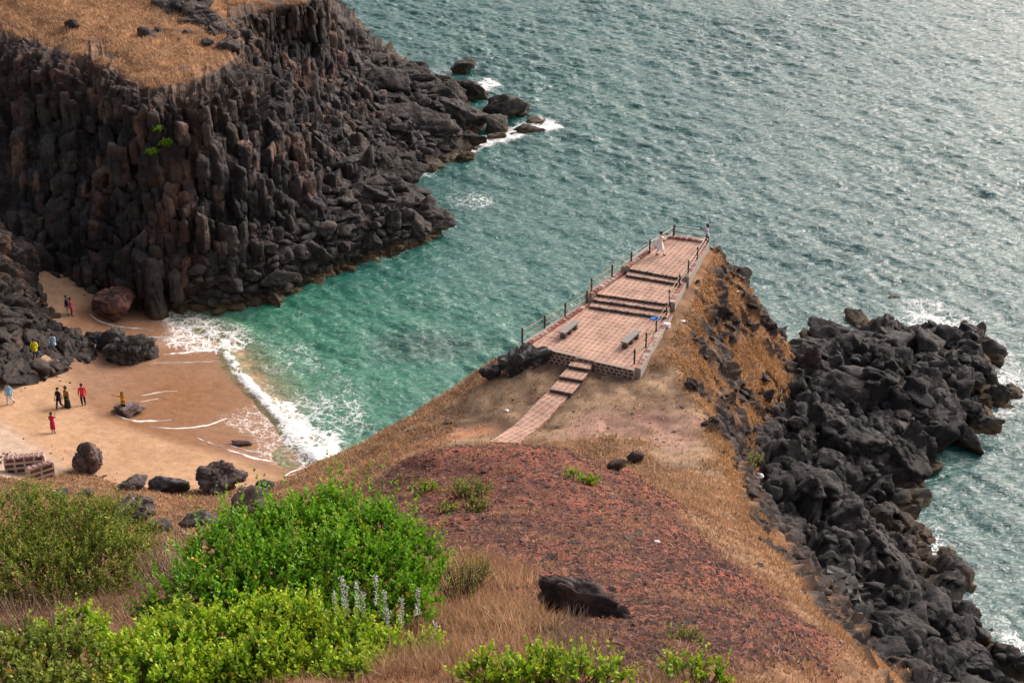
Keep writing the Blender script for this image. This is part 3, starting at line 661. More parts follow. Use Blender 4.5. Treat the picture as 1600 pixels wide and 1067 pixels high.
# jointed columns standing proud of the cliff face
mb = MB(); r = random.Random(77); cols_ = []; NHD = grid_normals(blur(HD, (16, 22), 3))
for k in range(26000):
    iu = rr.randrange(60, sh[0] - 40); iv = rr.randrange(142, 400)
    x, y, z = HR_[iu, iv]; vq = HV[iv]
    if vq < (2.6 if iu < 380 else 2.1) or vq > 5.3 or (iu < 380 and vq > 5): continue
    s = rr.choice([.6, .8, 1.0, 1.3, 1.7]) * (.6 if vq < 3.3 else 1.0); hgt = s * rr.uniform(1.8, 3.8)
    if any((x - a) ** 2 + (y - b) ** 2 + ((z - c) * .4) ** 2 < (.30 * (s + d)) ** 2 for a, b, c, d in cols_): continue
    cols_.append((x, y, z, s))
    nx_, ny_ = NHD[iu, iv, 0], NHD[iu, iv, 1]; p, f = rock((s * r.uniform(1.3, 1.9), s * r.uniform(1.2, 1.6), hgt * 1.15), 70000 + k, 4 if s > 1.25 else 3, r.uniform(0, 6), 9, r.uniform(25, 60), .03, (x - nx_ * .52 * s, y - ny_ * .52 * s, z - hgt * .22), r.uniform(-.06, .04), colm=.45)
    b_ = r.uniform(.7, 1.4); c_ = cliff_color(p, np.ones(len(p)), np.zeros(len(p)) + (vq > 4.6) * .5, big[:len(p)] * 0 + r.uniform(-.2, .6), None, 200); mb.add(p, f, c_ * b_)
    if len(cols_) > 1100: break
mb.build('cliff_columns', M_rock, None, True, 'structure')
# small rubble along the cove wall
cand = []
for k in range(4000):
    iu = rr.randrange(60, LD.shape[0] - 20); iv = rr.randrange(110, LD.shape[1] - 12); x, y, z = R2.reshape(LD.shape)[iu, iv]
    if z < .5 or z > 5: continue
    s = rr.choice([.5, .7, .9, 1.2, 1.7])
    if any((x - a) ** 2 + (y - b) ** 2 < (.36 * (s + d)) ** 2 for a, b, c, d in cand): continue
    cand.append((x, y, z - .1 * s, s))
    if len(cand) > 120: break
scatter_rocks('cove_rubble', cand, 11, (.028, .022, .020), (.075, .056, .046), -5)
# dark outcrops in the headland grass and rock ribs in the flank of the promontory
cand = []
_pc = HR_.reshape(-1, 3)[::3]; _u = _pc[:, 1] * math.cos(PITCH) - (_pc[:, 2] - CZ) * math.sin(PITCH)
_x = 800 + FPX * _pc[:, 0] / _u; _y = 533.5 - FPX * (_pc[:, 1] * math.sin(PITCH) + (_pc[:, 2] - CZ) * math.cos(PITCH)) / _u
for k in range(75):
    t = rr.random(); px = 255 + 110 * t + rr.uniform(-12, 30); py = 5 + 62 * t ** 1.3 + rr.uniform(-14, 8)
    j = np.argmin((_x - px) ** 2 + (_y - py) ** 2 + (_pc[:, 2] < 14) * 1e6); x, y, z = _pc[j]; s = rr.choice([.8, 1.1, 1.5, 2.0]); cand.append((x, y, z - .1 * s, s))
scatter_rocks('headland_outcrop', cand, 19, (.045, .038, .036), (.10, .07, .06), -5)
cand = []; fi = np.where((rockf > .45) & (yy > 55))[0]
for k in range(900):
    j = fi[rr.randrange(len(fi))]; s = rr.choice([.25, .3, .4, .5, .7]); cand.append((xx[j], yy[j], P[j, 2] - .12 * s, s))
scatter_rocks('flank_rocks', cand, 21, (.030, .023, .021), (.075, .048, .038), -5)
# ------------------------------------------------------------ rocks that are things of their own
def boulder(px, py, size, seed, label, rz=0, base=(.05, .038, .035), base2=(.11, .07, .06), z=None, sub=4, cat='boulder', group=None, sink=.25, lichen=.3, wl=None, groove=0.0, facets=11, rnd_=16., rough=.08, tilt=0, sandmask=False, name='boulder', off=(0,0)):
    if z is None: x, y, z = hit(px, py); x += off[0]; y += off[1]; z = G(x, y)
    else: x, y, _ = W(px, py, z)
    loc = (x, y + size[1] * .25, z + size[2] * (.5 - sink))
    p, f = rock(size, seed, sub, rz, facets, rnd_, rough, (0, 0, 0), tilt, groove)
    c = rock_cols(p + np.array(loc), base, base2, seed % 31, wl, lichen)
    o = mesh_obj(name, p, f, M_rock, None, c, True); o.location = loc
    return tag(o, label, cat, group)
boulder(171, 497, (4.9, 3.2, 3.5), 11, 'large rounded reddish brown boulder where the waves reach the sand', .1, (.07, .036, .03), (.20, .085, .06), sub=5, facets=16, rnd_=5, rough=.035, lichen=.12)
boulder(205, 568, (3.7, 2.8, 2.9), 233, 'black angular boulder alone on the wet sand below the reddish boulder', .3, (.035, .032, .032), (.08, .07, .06), sub=5, sink=.2, facets=14, rnd_=26, rough=.10)
boulder(180, 548, (2.2, 1.8, 2.4), 24, 'smaller dark jagged rock leaning on the black angular boulder', .9, (.035, .032, .032), (.09, .075, .06), sink=.2)
boulder(232, 560, (1.8, 1.6, 1.6), 25, 'low grey rock on the sea side of the black angular boulder', 1.4, (.07, .06, .055), (.15, .13, .11), sink=.2)
boulder(138, 741, (2.5, 2.2, 2.1), 311, 'brown pitted boulder on dry sand beside the low stone walls', .3, (.085, .058, .05), (.21, .14, .115), sub=5, sink=.15, facets=18, rnd_=14)
boulder(343, 770, (2.9, 2.5, 2.5), 377, 'big dark boulder with curved grooves on the sand at the foot of the grass', .2, (.065, .046, .044), (.18, .12, .11), sub=5, sink=.12, groove=.02, facets=18, rnd_=14)
boulder(378, 752, (.7, .6, .5), 38, 'small red stone touching the grooved boulder', .2, (.12, .06, .05), (.2, .1, .08), sub=3)
boulder(205, 767, (1.9, 1.3, .9), 41, 'flat dark rock half sunk at the grass edge, left of the black rock', .1, (.06, .045, .04), (.13, .09, .08))
boulder(257, 770, (2.4, 1.4, 1.2), 43, 'low black rock at the grass edge between the flat rock and the grooved boulder', .2, (.035, .03, .034), (.085, .07, .07))
boulder(409, 768, (1.3, 1.0, .9), 47, 'small black rock right of the grooved boulder', .4, (.03, .028, .03), (.08, .07, .07))
boulder(208, 815, (3.4, 2.4, 2.0), 53, 'dark brown boulder with an orange soil patch in the dry grass', .5, (.045, .034, .032), (.11, .07, .06), sub=5, sink=.3)
boulder(382, 812, (2.6, 2.2, 1.8), 59, 'upright brown rock beside the top of the green bush', .4, (.09, .06, .045), (.17, .11, .08), sub=4, sink=.3)
boulder(315, 826, (3.0, 1.4, .8), 61, 'long flat dark rock in dry grass behind the green bush', .1, (.04, .032, .03), (.1, .07, .06))
boulder(245, 836, (1.8, 1.2, .7), 67, 'low dark rock just below the boulder with the orange patch', .2, (.05, .038, .035), (.1, .075, .065))
boulder(93, 779, (1.0, .7, .7), 71, 'small black rock in dry grass nearest the low stone walls', .2, (.035, .028, .03), (.08, .06, .06), sub=3)
boulder(130, 777, (1.0, .6, .5), 72, 'small brown rock in dry grass behind the olive shrub', .5, (.07, .05, .045), (.13, .09, .08), sub=3)
boulder(47, 789, (.9, .7, .6), 73, 'small dark rock in dry grass above the left end of the olive shrub', .9, (.035, .028, .03), (.08, .06, .06), sub=3)
boulder(375, 697, (1.2, .8, .7), 79, 'small dark rock awash in foam near the breaking wave', .2, (.05, .035, .035), (.1, .07, .065), sub=3, sink=.35)
boulder(202, 649, (1.9, 1.3, .8), 83, 'low purple brown rock on wet sand with a person standing on it', .2, (.09, .05, .05), (.22, .15, .14), sub=4, sink=.3, rough=.12)
boulder(812, 585, (3.0, 1.5, 1.7), 89, 'white stained black rock beside the front left corner of the terrace', .35, (.028, .027, .028), (.07, .065, .06), sub=5, sink=.15, lichen=.9, facets=12, rough=.1)
boulder(768, 594, (1.6, 1.2, 1.2), 91, 'rounded dark rock left of the white stained black rock', .3, (.03, .028, .03), (.065, .06, .06), sink=.15, lichen=.4, rnd_=5)
boulder(893, 965, (2.1, .8, .95), 975, 'black rock outcrop jutting from the red hillside in front', -.42, (.035, .026, .026), (.085, .055, .05), sub=5, sink=.38, lichen=.25, rough=.08)
boulder(997, 722, (.9, .6, .8), 101, 'small dark rock on the crest of the red hill at its right end', .2, (.05, .035, .035), (.1, .07, .06), sub=3)
boulder(962, 735, (1.1, .7, .7), 102, 'small red brown rock on the crest of the red hill', .5, (.09, .045, .04), (.16, .08, .065), sub=3)
for px, py, sz, sd_, lb in [(722, 114, (2.9, 2.2, 2.2), 111, 'round dark rock alone in the sea off the headland'), (738, 138, (2.0, 1.3, 1.0), 112, 'small rock in the sea beside the white breaking wave'),
    (785, 186, (5.4, 3.2, 3.8), 113, 'largest sea rock at the tip of the headland, flat topped'), (808, 180, (3.6, 1.6, 1.5), 114, 'sloping ledge running right from the flat topped sea rock'), (822, 208, (3.0, 1.6, 1.0), 115, 'low brown rock in the sea below the flat topped rock'),
    (775, 208, (3.0, 2.2, 2.0), 116, 'rock at the foot of the flat topped sea rock on its left'), (835, 191, (2.2, 1.0, .7), 117, 'rock awash in foam, farthest right at the tip of the headland'), (778, 217, (1.8, 1.2, .9), 118, 'pale wet rock washed by waves, below the flat topped rock'),
    (1578, 613, (1.5, 1.2, .8), 119, 'small rock in the foam beyond the end of the black rock shelf'), (1586, 622, (1.2, .8, .6), 120, 'smaller rock just outside the small rock at the shelf end'), (1421, 868, (1.2, 1, .8), 121, 'black rock at the waterline below the white foam on the right')]:
    boulder(px, py, sz, sd_, lb, .2, (.05, .044, .04), (.10, .085, .07), z=0, sink=.3, wl=.1, cat='sea rock', name='sea_rock', lichen=0)
for k, (px, py, s_, lb) in enumerate([(230, 55, 1.8, 'squarish dark rock with a tuft on the headland grass'), (247, 50, 1.0, 'small dark rock right of the squarish one on the headland grass'), (293, 52, 1.0, 'small rock in the middle of the headland grass'), (324, 70, 1.3, 'dark rock near the cliff lip on the headland grass'), (279, 63, .7, 'tiny dark stone on the headland grass'), (368, 78, 1.8, 'dark rock overhanging the corner of the headland lip'), (110, 42, 1.6, 'dark bush like rock on the shaded left of the headland grass'), (255, 10, 2.2, 'dark rock at the top of the photo on the headland grass')]):
    a = W(px, py, 17.4); d2 = ((HR_ - np.array(a)) ** 2)
    pc = HR_.reshape(-1, 3); u_ = pc[:, 1] * math.cos(PITCH) - (pc[:, 2] - CZ) * math.sin(PITCH)
    xs_ = 800 + FPX * pc[:, 0] / u_; ys_ = 533.5 - FPX * (pc[:, 1] * math.sin(PITCH) + (pc[:, 2] - CZ) * math.cos(PITCH)) / u_
    j = np.argmin((xs_ - px) ** 2 + (ys_ - py) ** 2 + (pc[:, 2] < 14) * 1e6); x, y, z = pc[j]
    p, f = rock((s_, s_ * .7, s_ * .7), 130 + k, 3, .4 * k); o = mesh_obj('rock', p, f, M_rock, None, rock_cols(p, (.045, .035, .033), (.09, .065, .055), k), True); o.location = (x, y, z + .1 * s_)
    tag(o, lb, 'rock')
def on_headland(px, py, zmin=-5, zmax=99):
    pc = HR_.reshape(-1, 3); u_ = pc[:, 1] * math.cos(PITCH) - (pc[:, 2] - CZ) * math.sin(PITCH)
    xs_ = 800 + FPX * pc[:, 0] / u_; ys_ = 533.5 - FPX * (pc[:, 1] * math.sin(PITCH) + (pc[:, 2] - CZ) * math.cos(PITCH)) / u_
    near = (xs_ - px) ** 2 + (ys_ - py) ** 2 < 16
    idx = np.where(near & (pc[:, 2] > zmin) & (pc[:, 2] < zmax))[0]
    return tuple(pc[idx[np.argmin(u_[idx])]]) if len(idx) else W(px, py, 8)
# ------------------------------------------------------------ sea
def sea():
    def axis(lo, hi, h, far, g=1.06):
        a = list(np.arange(lo, hi, h)); s = h
        while a[-1] < far: s = min(s * g, 150); a.append(a[-1] + s)
        return a
    ys = np.array(axis(62, 215, .16, 5000)); s = .3; 
    xr = np.array(axis(0, 75, .16, 4000)); xl = -np.array(axis(0, 42, .16, 4000))[1:][::-1]; xs = np.concatenate([xl, xr])
    X, Y = np.meshgrid(xs, ys, indexing='ij'); x = X.ravel(); y = Y.ravel()
    r = np.random.RandomState(3); z = np.zeros(len(x))
    wd = rad(-112)      # the way the wind waves travel
    wx = x + .8 * vn(np.stack([x, y, x * 0], 1) / 9, 5); wy = y + .8 * vn(np.stack([x, y, x * 0], 1) / 9, 6)
    for k in range(72):
        lam = 0.7 * (6.0 / 0.7) ** (r.rand() ** 1.7); a = wd + r.normal() * .6; kk = 2 * math.pi / lam
        amp = .0080 * lam ** .82; ph = kk * (wx * math.cos(a) + wy * math.sin(a)) + r.rand() * 6.3
        s_ = np.sin(ph); z += amp * (s_ + .25 * np.cos(2 * ph))
    for lam, a in ((13, -100), (17, -118), (22, -108), (29, -125)): z += .0022 * lam * np.sin(2 * math.pi / lam * (wx * math.cos(rad(a)) + wy * math.sin(rad(a))) + lam)
    g = .8 + .3 * vn(np.stack([x, y, x * 0], 1) / 14, 8) + .22 * vn(np.stack([x * .5, y, x * 0], 1) / 32, 18)
    ter_d = smp(ZC, x, y); inside = (x > X0) & (x < X1) & (y < Y1)
    shal = np.where(inside, sstep(-1.6, 0, ter_d), 0)
    z = z * g * (1 - .55 * shal) * sstep(900, 180, y)
    z[(y > 260) | (np.abs(x) > 95)] *= .6
    pl = [(352, 548, 0), (372, 585, 0), (400, 615, 0), (430, 645, 0), (455, 680, 0), (478, 705, 0), (498, 722, 0)]
    Pp = np.array([W(*p)[:2] for p in pl])
    d = np.full(len(x), 1e9); m = (x > -30) & (x < -5) & (y > 86) & (y < 122)
    d[m] = dpl(pl, x[m], y[m])
    lump = vn(np.stack([x, y, x * 0], 1) / .8, 55)
    z += np.exp(-(d / .7) ** 2) * (.28 + .15 * lump)
    # foam mask: breaking wave, swash, wash round the rocks
    q2 = np.stack([x, y, x * 0], 1)
    far_ = (y < 230) & (np.abs(x) < 90)
    n1 = np.zeros(len(x)); n2 = np.zeros(len(x)); qq = q2[far_]
    wq = qq + .9 * np.stack([vn(qq / 1.9, 61), vn(qq / 1.9, 62), qq[:, 0] * 0], 1)
    n1[far_] = 1 - np.abs(fbm(wq / 1.6, 4, 63)) * 2.6; n2[far_] = fbm(qq / 5, 3, 64)
    foam = np.zeros(len(x)); wv_ = sstep(116, 104, y) * .55 + .55
    foam = np.maximum(foam, np.exp(-(d / .45) ** 2) * (.85 + .4 * lump) * wv_)
    def reg(poly, k, thr=.35):
        nonlocal foam
        P_ = blur(inpoly(poly, X, Y, .5).reshape(X.shape), (5, 5), 1).ravel()
        foam = np.maximum(foam, P_ * (.95 - .6 * max(thr, 0)) * k * np.clip(.85 + .5 * n2, 0, 1.2))
    reg([(200, 465, 0), (230, 470, 0), (330, 490, 0), (400, 505, 0), (395, 540, 0), (350, 560, 0), (300, 548, 0), (240, 520, 0), (210, 490, 0)], .8, .05)
    reg([(380, 560, 0), (430, 600, 0), (480, 650, 0), (540, 670, 0), (540, 720, 0), (470, 740, 0), (430, 660, 0)], .82, .2)
    reg([(360, 490, 0), (440, 500, 0), (560, 600, 0), (600, 680, 0), (500, 700, 0), (400, 580, 0)], .55, .55)
    reg([(395, 450, 0), (480, 420, 0), (560, 402, 0), (640, 392, 0), (640, 410, 0), (560, 418, 0), (470, 440, 0), (400, 475, 0)], .9, .25)
    reg([(640, 275, 0), (700, 240, 0), (760, 212, 0), (770, 225, 0), (700, 255, 0), (650, 285, 0)], 1.0, .0)
    reg([(740, 130, 0), (765, 120, 0), (785, 130, 0), (770, 142, 0), (740, 142, 0)], 1.1, -.3)
    reg([(820, 185, 0), (850, 180, 0), (885, 195, 0), (880, 205, 0), (840, 205, 0), (790, 222, 0), (750, 225, 0), (760, 212, 0)], 1.0, -.05)
    reg([(700, 300, 0), (770, 300, 0), (775, 320, 0), (740, 332, 0), (690, 325, 0)], .75, .35)
    reg([(500, 60, 0), (560, 60, 0), (600, 110, 0), (700, 105, 0), (710, 125, 0), (560, 115, 0)], .5, .35)
    reg([(1225, 540, 0), (1300, 505, 0), (1380, 490, 0), (1480, 490, 0), (1480, 520, 0), (1240, 570, 0)], .7, .35)
    reg([(1480, 520, 0), (1560, 545, 0), (1620, 600, 0), (1600, 660, 0), (1560, 680, 0), (1480, 740, 0), (1500, 640, 0)], .7, .4)
    reg([(1395, 790, 0), (1440, 810, 0), (1475, 850, 0), (1530, 900, 0), (1500, 925, 0), (1400, 860, 0)], 1.0, .1)
    reg([(1500, 920, 0), (1560, 960, 0), (1620, 1080, 0), (1560, 1080, 0), (1490, 950, 0)], .6, .45)
    # band round every shore
    c0 = np.where(inside & (ter_d > -1.1) & (x > 12), 1.0, 0); foam = np.maximum(foam, c0 * np.clip(.24 + .45 * n2, 0, .5))
    # water body colour: green in the shallow cove, blue green outside
    e = np.exp(-((x + 14) ** 2 / 300 + (y - 108) ** 2 / 340)); e = np.maximum(e, np.exp(-((x + 22) ** 2 / 60 + (y - 112) ** 2 / 60)))
    n0 = vn(q2 / 11, 70)
    deep = np.array([.006, .080, .076]); cove = np.array([.030, .19, .11]); sandy = np.array([.22, .20, .10])
    e = np.clip(e * 1.15 + .08 * n0, 0, 1)[:, None]; col = deep * (1 - e) + cove * e
    mid = sstep(40, -5, x)[:, None] * .35; col = col * (1 - mid) + np.array([.012, .120, .095]) * mid
    mk_ = (np.exp(-np.maximum(d, 0) / 4.5) * .75 * (x < 0) * np.clip(.9 + .3 * n0, 0, 1))[:, None]; mk_ = np.maximum(mk_, (np.where(inside & (x < 2) & (y < 125), sstep(-2.2, -.8, ter_d), 0) * .5)[:, None])
    col = col * (1 - mk_) + np.array([.10, .24, .14]) * mk_
    sh_ = (np.where(inside & (x < 0), sstep(-1.15, -.1, ter_d), 0) * sstep(0, 1, 1 + .6 * n0))[:, None]; col = col * (1 - sh_) + sandy * sh_
    # submerged reef
    rf = np.array(W(655, 540, 0)[:2]); rd = sstep(1.15, .3, np.hypot((x - rf[0]) / 5.5, (y - rf[1]) / 3.2) + .25 * n0)[:, None] * .55
    col = col * (1 - rd) + np.array([.03, .05, .05]) * rd
    sd_ = sstep(.3, 1.0, np.exp(-(np.minimum(np.abs(d - 1.0), 9) / .8) ** 2) * (.6 + .5 * lump))[:, None] * .8 * (np.hypot(0, 0) + 1)
    col = col * (1 - sd_) + np.array([.42, .25, .13]) * sd_
    m, nt, b = new_mat('sea_water', .08, .8)
    b.inputs['IOR'].default_value = 1.42
    fo = attr(nt, 'foam'); c = attr(nt).outputs['Color']
    fmm = lace(nt, fo.outputs['Fac'], .62)
    cc = mixc(nt, fmm, c, (.80, .80, .78)); nt.links.new(cc, b.inputs['Base Color'])
    rg = nd(nt, 'MapRange'); rg.inputs[3].default_value = .08; rg.inputs[4].default_value = .8; nt.links.new(fmm, rg.inputs[0]); nt.links.new(rg.outputs[0], b.inputs['Roughness'])
    g_ = nd(nt, 'NewGeometry'); mp = nd(nt, 'Mapping'); mp.inputs['Rotation'].default_value = (0, 0, rad(-18)); mp.inputs['Scale'].default_value = (.75, 1.5, 1); nt.links.new(g_.outputs['Position'], mp.inputs[0])
    w1 = noise(nt, 1.7, 5, .6, .5, mp.outputs[0]); w2 = noise(nt, 4.0, 4, .6, .3, mp.outputs[0])
    b1 = bump(nt, b, w1, 1.0, .26); b2 = bump(nt, b, w2, .5, .08, b1); 
    Pw = np.stack([x, y, z], 1)
    mesh_obj('sea', Pw, grid_faces(*X.shape), m, None, col, True, 'structure', {'foam': np.clip(foam, 0, 1.2)})
sea()
# ------------------------------------------------------------ viewing terrace
M_tile, nt, b = new_mat('terrace_tiles', .85, .3)
tc = nd(nt, 'TexCoord'); br = nd(nt, 'TexBrick'); br.offset = 0.0; br.squash = 1.0
br.inputs['Scale'].default_value = 1.0; br.inputs['Brick Width'].default_value = .34; br.inputs['Row Height'].default_value = .46
br.inputs['Mortar Size'].default_value = .030; br.inputs['Mortar Smooth'].default_value = .25; br.inputs['Bias'].default_value = 0
br.inputs['Color1'].default_value = (.43, .245, .17, 1); br.inputs['Color2'].default_value = (.34, .185, .135, 1); br.inputs['Mortar'].default_value = (.58, .43, .34, 1)
nt.links.new(tc.outputs['Object'], br.inputs['Vector'])
n1 = noise(nt, .8, 6, .65, 0, tc.outputs['Object']); n2 = noise(nt, 14, 5, .7, 0, tc.outputs['Object'])
c = mixc(nt, 1, br.outputs['Color'], ramp(nt, n1, [(.28, .55), (.5, .95), (.7, 1.2)]), 'MULTIPLY'); c = mixc(nt, 1, c, ramp(nt, n2, [(.3, .8), (.7, 1.15)]), 'MULTIPLY')
nt.links.new(c, b.inputs['Base Color']); inv = nd(nt, 'Math', operation='SUBTRACT'); inv.inputs[0].default_value = 1; nt.links.new(br.outputs['Fac'], inv.inputs[1])
bump(nt, b, inv.outputs[0], .5, .015)
M_stone = plain('dressed_stone', None, .88, .25, .35, 7, .6, .02, True)
M_mortar = plain('mortar', (.36, .28, .23), .95, .2, .25, 10, .4, .01)
M_concrete = plain('concrete', (.33, .29, .25), .9, .3, .3, 6, .4, .01)
M_post = plain('post_paint', (.035, .022, .022), .5, .5, .3, 20, 0)
M_yel = plain('rail_yellow', (.36, .24, .12), .55, .4, .2, 9, 0); M_pale = plain('rail_pale', (.55, .45, .36), .55, .4, .2, 9, 0); M_rust = plain('rail_rust', (.12, .06, .05), .6, .4, .2, 9, 0)
M_slab = plain('grey_slab', (.26, .24, .225), .85, .3, .3, 9, .4, .01)
ZL, ZM, ZU = 11.20, 11.71, 12.05
FLp, FRp, BLp, BRp = W(828, 540, ZL), W(993, 577, ZL), W(1045, 372, ZU), W(1101, 380, ZU)
org = ((Vector(FLp) + Vector(FRp)) / 2); ax = (Vector(BLp) + Vector(BRp)) / 2 - org; RZ = math.atan2(ax.y, ax.x) - math.pi / 2
ter_e = empty('viewing_terrace', (org.x, org.y, 10.4), 'stepped viewing terrace paved in reddish tiles on the narrow headland', 'terrace', None, RZ)
MI = (Matrix.Translation(ter_e.location) @ Matrix.Rotation(RZ, 4, 'Z')).inverted()
def loc_(p): q = MI @ Vector(p); return np.array([q.x, q.y, q.z])
def slab(mb, q, z0, col=None):
    t = np.array(q); bt = t.copy(); bt[:, 2] = z0; v = np.concatenate([t, bt]); n = len(q)
    mb.add(v, [[0, 1, 2, 3]] + [[k, k + n, (k + 1) % n + n, (k + 1) % n] for k in range(4)], col)
def deck(name, px4, z):
    q = [loc_(W(*p, z)) for p in px4]; mb = MB(); slab(mb, q, -1.6); return mb.build(name, M_tile, ter_e)
lowq = [(828, 540), (993, 577), (1042, 496), (921, 478)]
deck('lower_deck', [lowq[0], lowq[1], (1045, 492), (923, 473)], ZL)
midL, midR = (933, 459), (1046, 475)
deck('middle_deck', [midL, midR, (1068, 438), (985, 424)], ZM)
deck('upper_deck', [(984, 420), (1066, 434), (1101, 380), (1045, 372)], ZU)
rs_ = random.Random(8)
def stone_row(mb, a, b, z, ln, dep, hgt, gap=.035, cols=((.085, .06, .055), (.05, .042, .045)), jit=.012):
    a = np.array(a, float); b = np.array(b, float); d = b - a; Lh = np.hypot(d[0], d[1]); n = max(1, int(Lh / ln)); rz = math.atan2(d[1], d[0])
    for k in range(n):
        t = (k + .5) / n; c = a + d * t
        c0 = cols[rs_.randrange(len(cols))]; s_ = rs_.uniform(.8, 1.25)
        mb.box((c[0], c[1], c[2] + z), (Lh / n - gap * rs_.uniform(.7, 1.5), dep, hgt * rs_.uniform(.88, 1.02)), rz, tuple(x * s_ for x in c0), jit=jit, rnd=rs_)
for k, (pl_, pr_, z) in enumerate([((921, 478), (1042, 496), ZL + .17), ((927, 468), (1044, 485), ZL + .34), (midL, midR, ZM), ((978, 429), (1066, 444), ZM + .17), ((984, 420), (1068, 435), ZU)]):
    a = loc_(W(*pl_, z)); bb = loc_(W(*pr_, z)); dr = (bb - a) / np.linalg.norm(bb - a); nv = np.array([-dr[1], dr[0], 0])
    mb = MB(); slab(mb, [a - nv * .02 + [0, 0, -.004], bb - nv * .02 + [0, 0, -.004], bb + nv * .8 + [0, 0, -.004], a + nv * .8 + [0, 0, -.004]], a[2] - .4)
    st_o = mb.build('step', M_mortar if k in (0, 1, 3) else M_mortar, ter_e)
    if k in (0, 1, 3):
        mb = MB(); slab(mb, [a + nv * .10, bb + nv * .10, bb + nv * .8, a + nv * .8], a[2] - .1); tr = mb.build('tread', M_tile, st_o)
    mb = MB(); stone_row(mb, a - nv * .0, bb - nv * .0, -.075, .27, .16, .15, .05, ((.10, .07, .065), (.06, .05, .05))); mb.build('riser_stones', M_stone, st_o)
def wall_face(parent, name, a, b, z0, z1, thick=.3, rows=4, ln=.32, cols=((.085, .055, .05), (.05, .042, .045), (.12, .07, .06)), mort=M_mortar):
    a = np.array(a); b = np.array(b); mid = (a + b) / 2; d = b - a; Lh = np.hypot(d[0], d[1]); rz = math.atan2(d[1], d[0])
    mb = MB(); mb.box((mid[0], mid[1], (z0 + z1) / 2), (Lh, thick, z1 - z0 - .02), rz); o = mb.build(name, mort, parent)
    mb = MB(); h = (z1 - z0) / rows
    for r in range(rows):
        off = (r % 2) * .15 / max(Lh, .1); aa = a + d * off * .5; bb_ = b - d * off * .5
        aa = np.array([aa[0], aa[1], 0]); bb_ = np.array([bb_[0], bb_[1], 0]); stone_row(mb, aa, bb_, z0 + h * (r + .5), ln, thick + .04, h * .60, .12, cols)
    mb.build('facing_stones', M_stone, o); return o
a = loc_(W(828, 540, ZL)); bq = loc_(W(993, 577, ZL)); dv = bq - a
zt = ZL - 10.4
g1 = a + dv * .46; g2 = a + dv * .635
nrm = np.array([dv[1], -dv[0], 0]) / np.linalg.norm(dv[:2]) * .12
wall_face(ter_e, 'front_wall', a + nrm, g1 + nrm, zt - 1.5, zt + .12, .26, 7)
wall_face(ter_e, 'front_wall', g2 + nrm, bq + nrm, zt - 1.3, zt + .05, .26, 6)
wall_face(ter_e, 'front_wall', g1 + nrm * .4, g2 + nrm * .4, zt - 1.2, zt - .01, .14, 6)
redc = ((.30, .13, .10), (.36, .19, .15), (.42, .30, .24), (.24, .10, .085))
def kerb(pts, hgt, w_, name='kerb', out=1):
    wd_ = .55 if out > 0 else .34
    mb0 = MB(); mb1 = MB()
    for (pa, za), (pb, zb) in zip(pts[:-1], pts[1:]):
        A_ = loc_(W(*pa, za)); B_ = loc_(W(*pb, zb)); d = B_ - A_; n_ = np.array([-d[1], d[0], 0]); n_ /= np.linalg.norm(n_); rz = math.atan2(d[1], d[0]); Lh = np.hypot(d[0], d[1])
        n_ *= out; c = (A_ + B_) / 2 + n_ * wd_ / 2; mb0.box((c[0], c[1], min(A_[2], B_[2]) - .82 + .06), (Lh, wd_, 1.7), rz)
        stone_row(mb1, A_ + n_ * .12, B_ + n_ * .12, hgt * .3, .42, w_, hgt, .09, redc, .015)
    k_ = mb0.build(name, M_concrete, ter_e); mb1.build('kerb_stones', M_stone, k_)
kerb([((828, 540), ZL), ((921, 478), ZL)], .2, .26)
kerb([((925, 463), ZM), ((978, 426), ZM)], .2, .26); kerb([((982, 420), ZU), ((1045, 372), ZU)], .2, .26)
kerb([((993, 577), ZL), ((1043, 493), ZL)], .12, .34, out=-1); kerb([((1047, 474), ZM), ((1067, 438), ZM)], .14, .34, out=-1); kerb([((1069, 434), ZU), ((1101, 380), ZU)], .14, .34, out=-1)
kerb([((1045, 372), ZU), ((1101, 380), ZU)], .22, .3)
def fence(label, posts, mats, thick=.055, hgt=1.0):
    ps = [Vector(W(*p, z)) for p, z in posts]; o = empty('railing', ps[0], label, 'railing', 'railings around the terrace')
    L0 = ps[0]
    for p in ps:
        mb = MB(); q = p - L0; mb.tube([q + Vector((0, 0, -.25)), q + Vector((0, 0, hgt))], thick, 10); mb.tube([q + Vector((0, 0, hgt)), q + Vector((0, 0, hgt + .03))], thick * 1.25, 10)
        for zz_ in (.42, .86): mb.tube([q + Vector((0, 0, zz_ - .04)), q + Vector((0, 0, zz_ + .04))], thick * 1.3, 10)
        mb.build('post', M_post, o)
    k = 0
    for a_, b_ in zip(ps[:-1], ps[1:]):
        m_ = mats[min(k, len(mats) - 1)]; k += 1
        for zz_ in (.42, .86):
            mb = MB(); mb.tube([a_ - L0 + Vector((0, 0, zz_)), (a_ + b_) / 2 - L0 + Vector((0, 0, zz_ - .015)), b_ - L0 + Vector((0, 0, zz_))], .024, 6); mb.build('rail', m_, o)
    return o
fence('long left railing of dark posts and thin pipes along the cove side of the terrace', [((816, 535), ZL), ((851, 515), ZL), ((883, 496), ZL), ((917, 476), ZL), ((924, 457), ZM), ((956, 435), ZM), ((986, 415), ZM + .1), ((1015, 396), ZU), ((1052, 372), ZU)], [M_yel, M_yel, M_yel, M_yel, M_yel, M_yel, M_pale, M_pale])
fence('right railing of dark posts and pale pipes along the dry grass side of the terrace', [((991, 569), ZL), ((1009, 543), ZL), ((1025, 518), ZL), ((1041, 496), ZL), ((1045, 475), ZM), ((1061, 451), ZM), ((1075, 429), ZU), ((1089, 408), ZU), ((1106, 381), ZU)], [M_yel, M_yel, M_yel, M_pale, M_yel, M_pale, M_pale, M_pale])
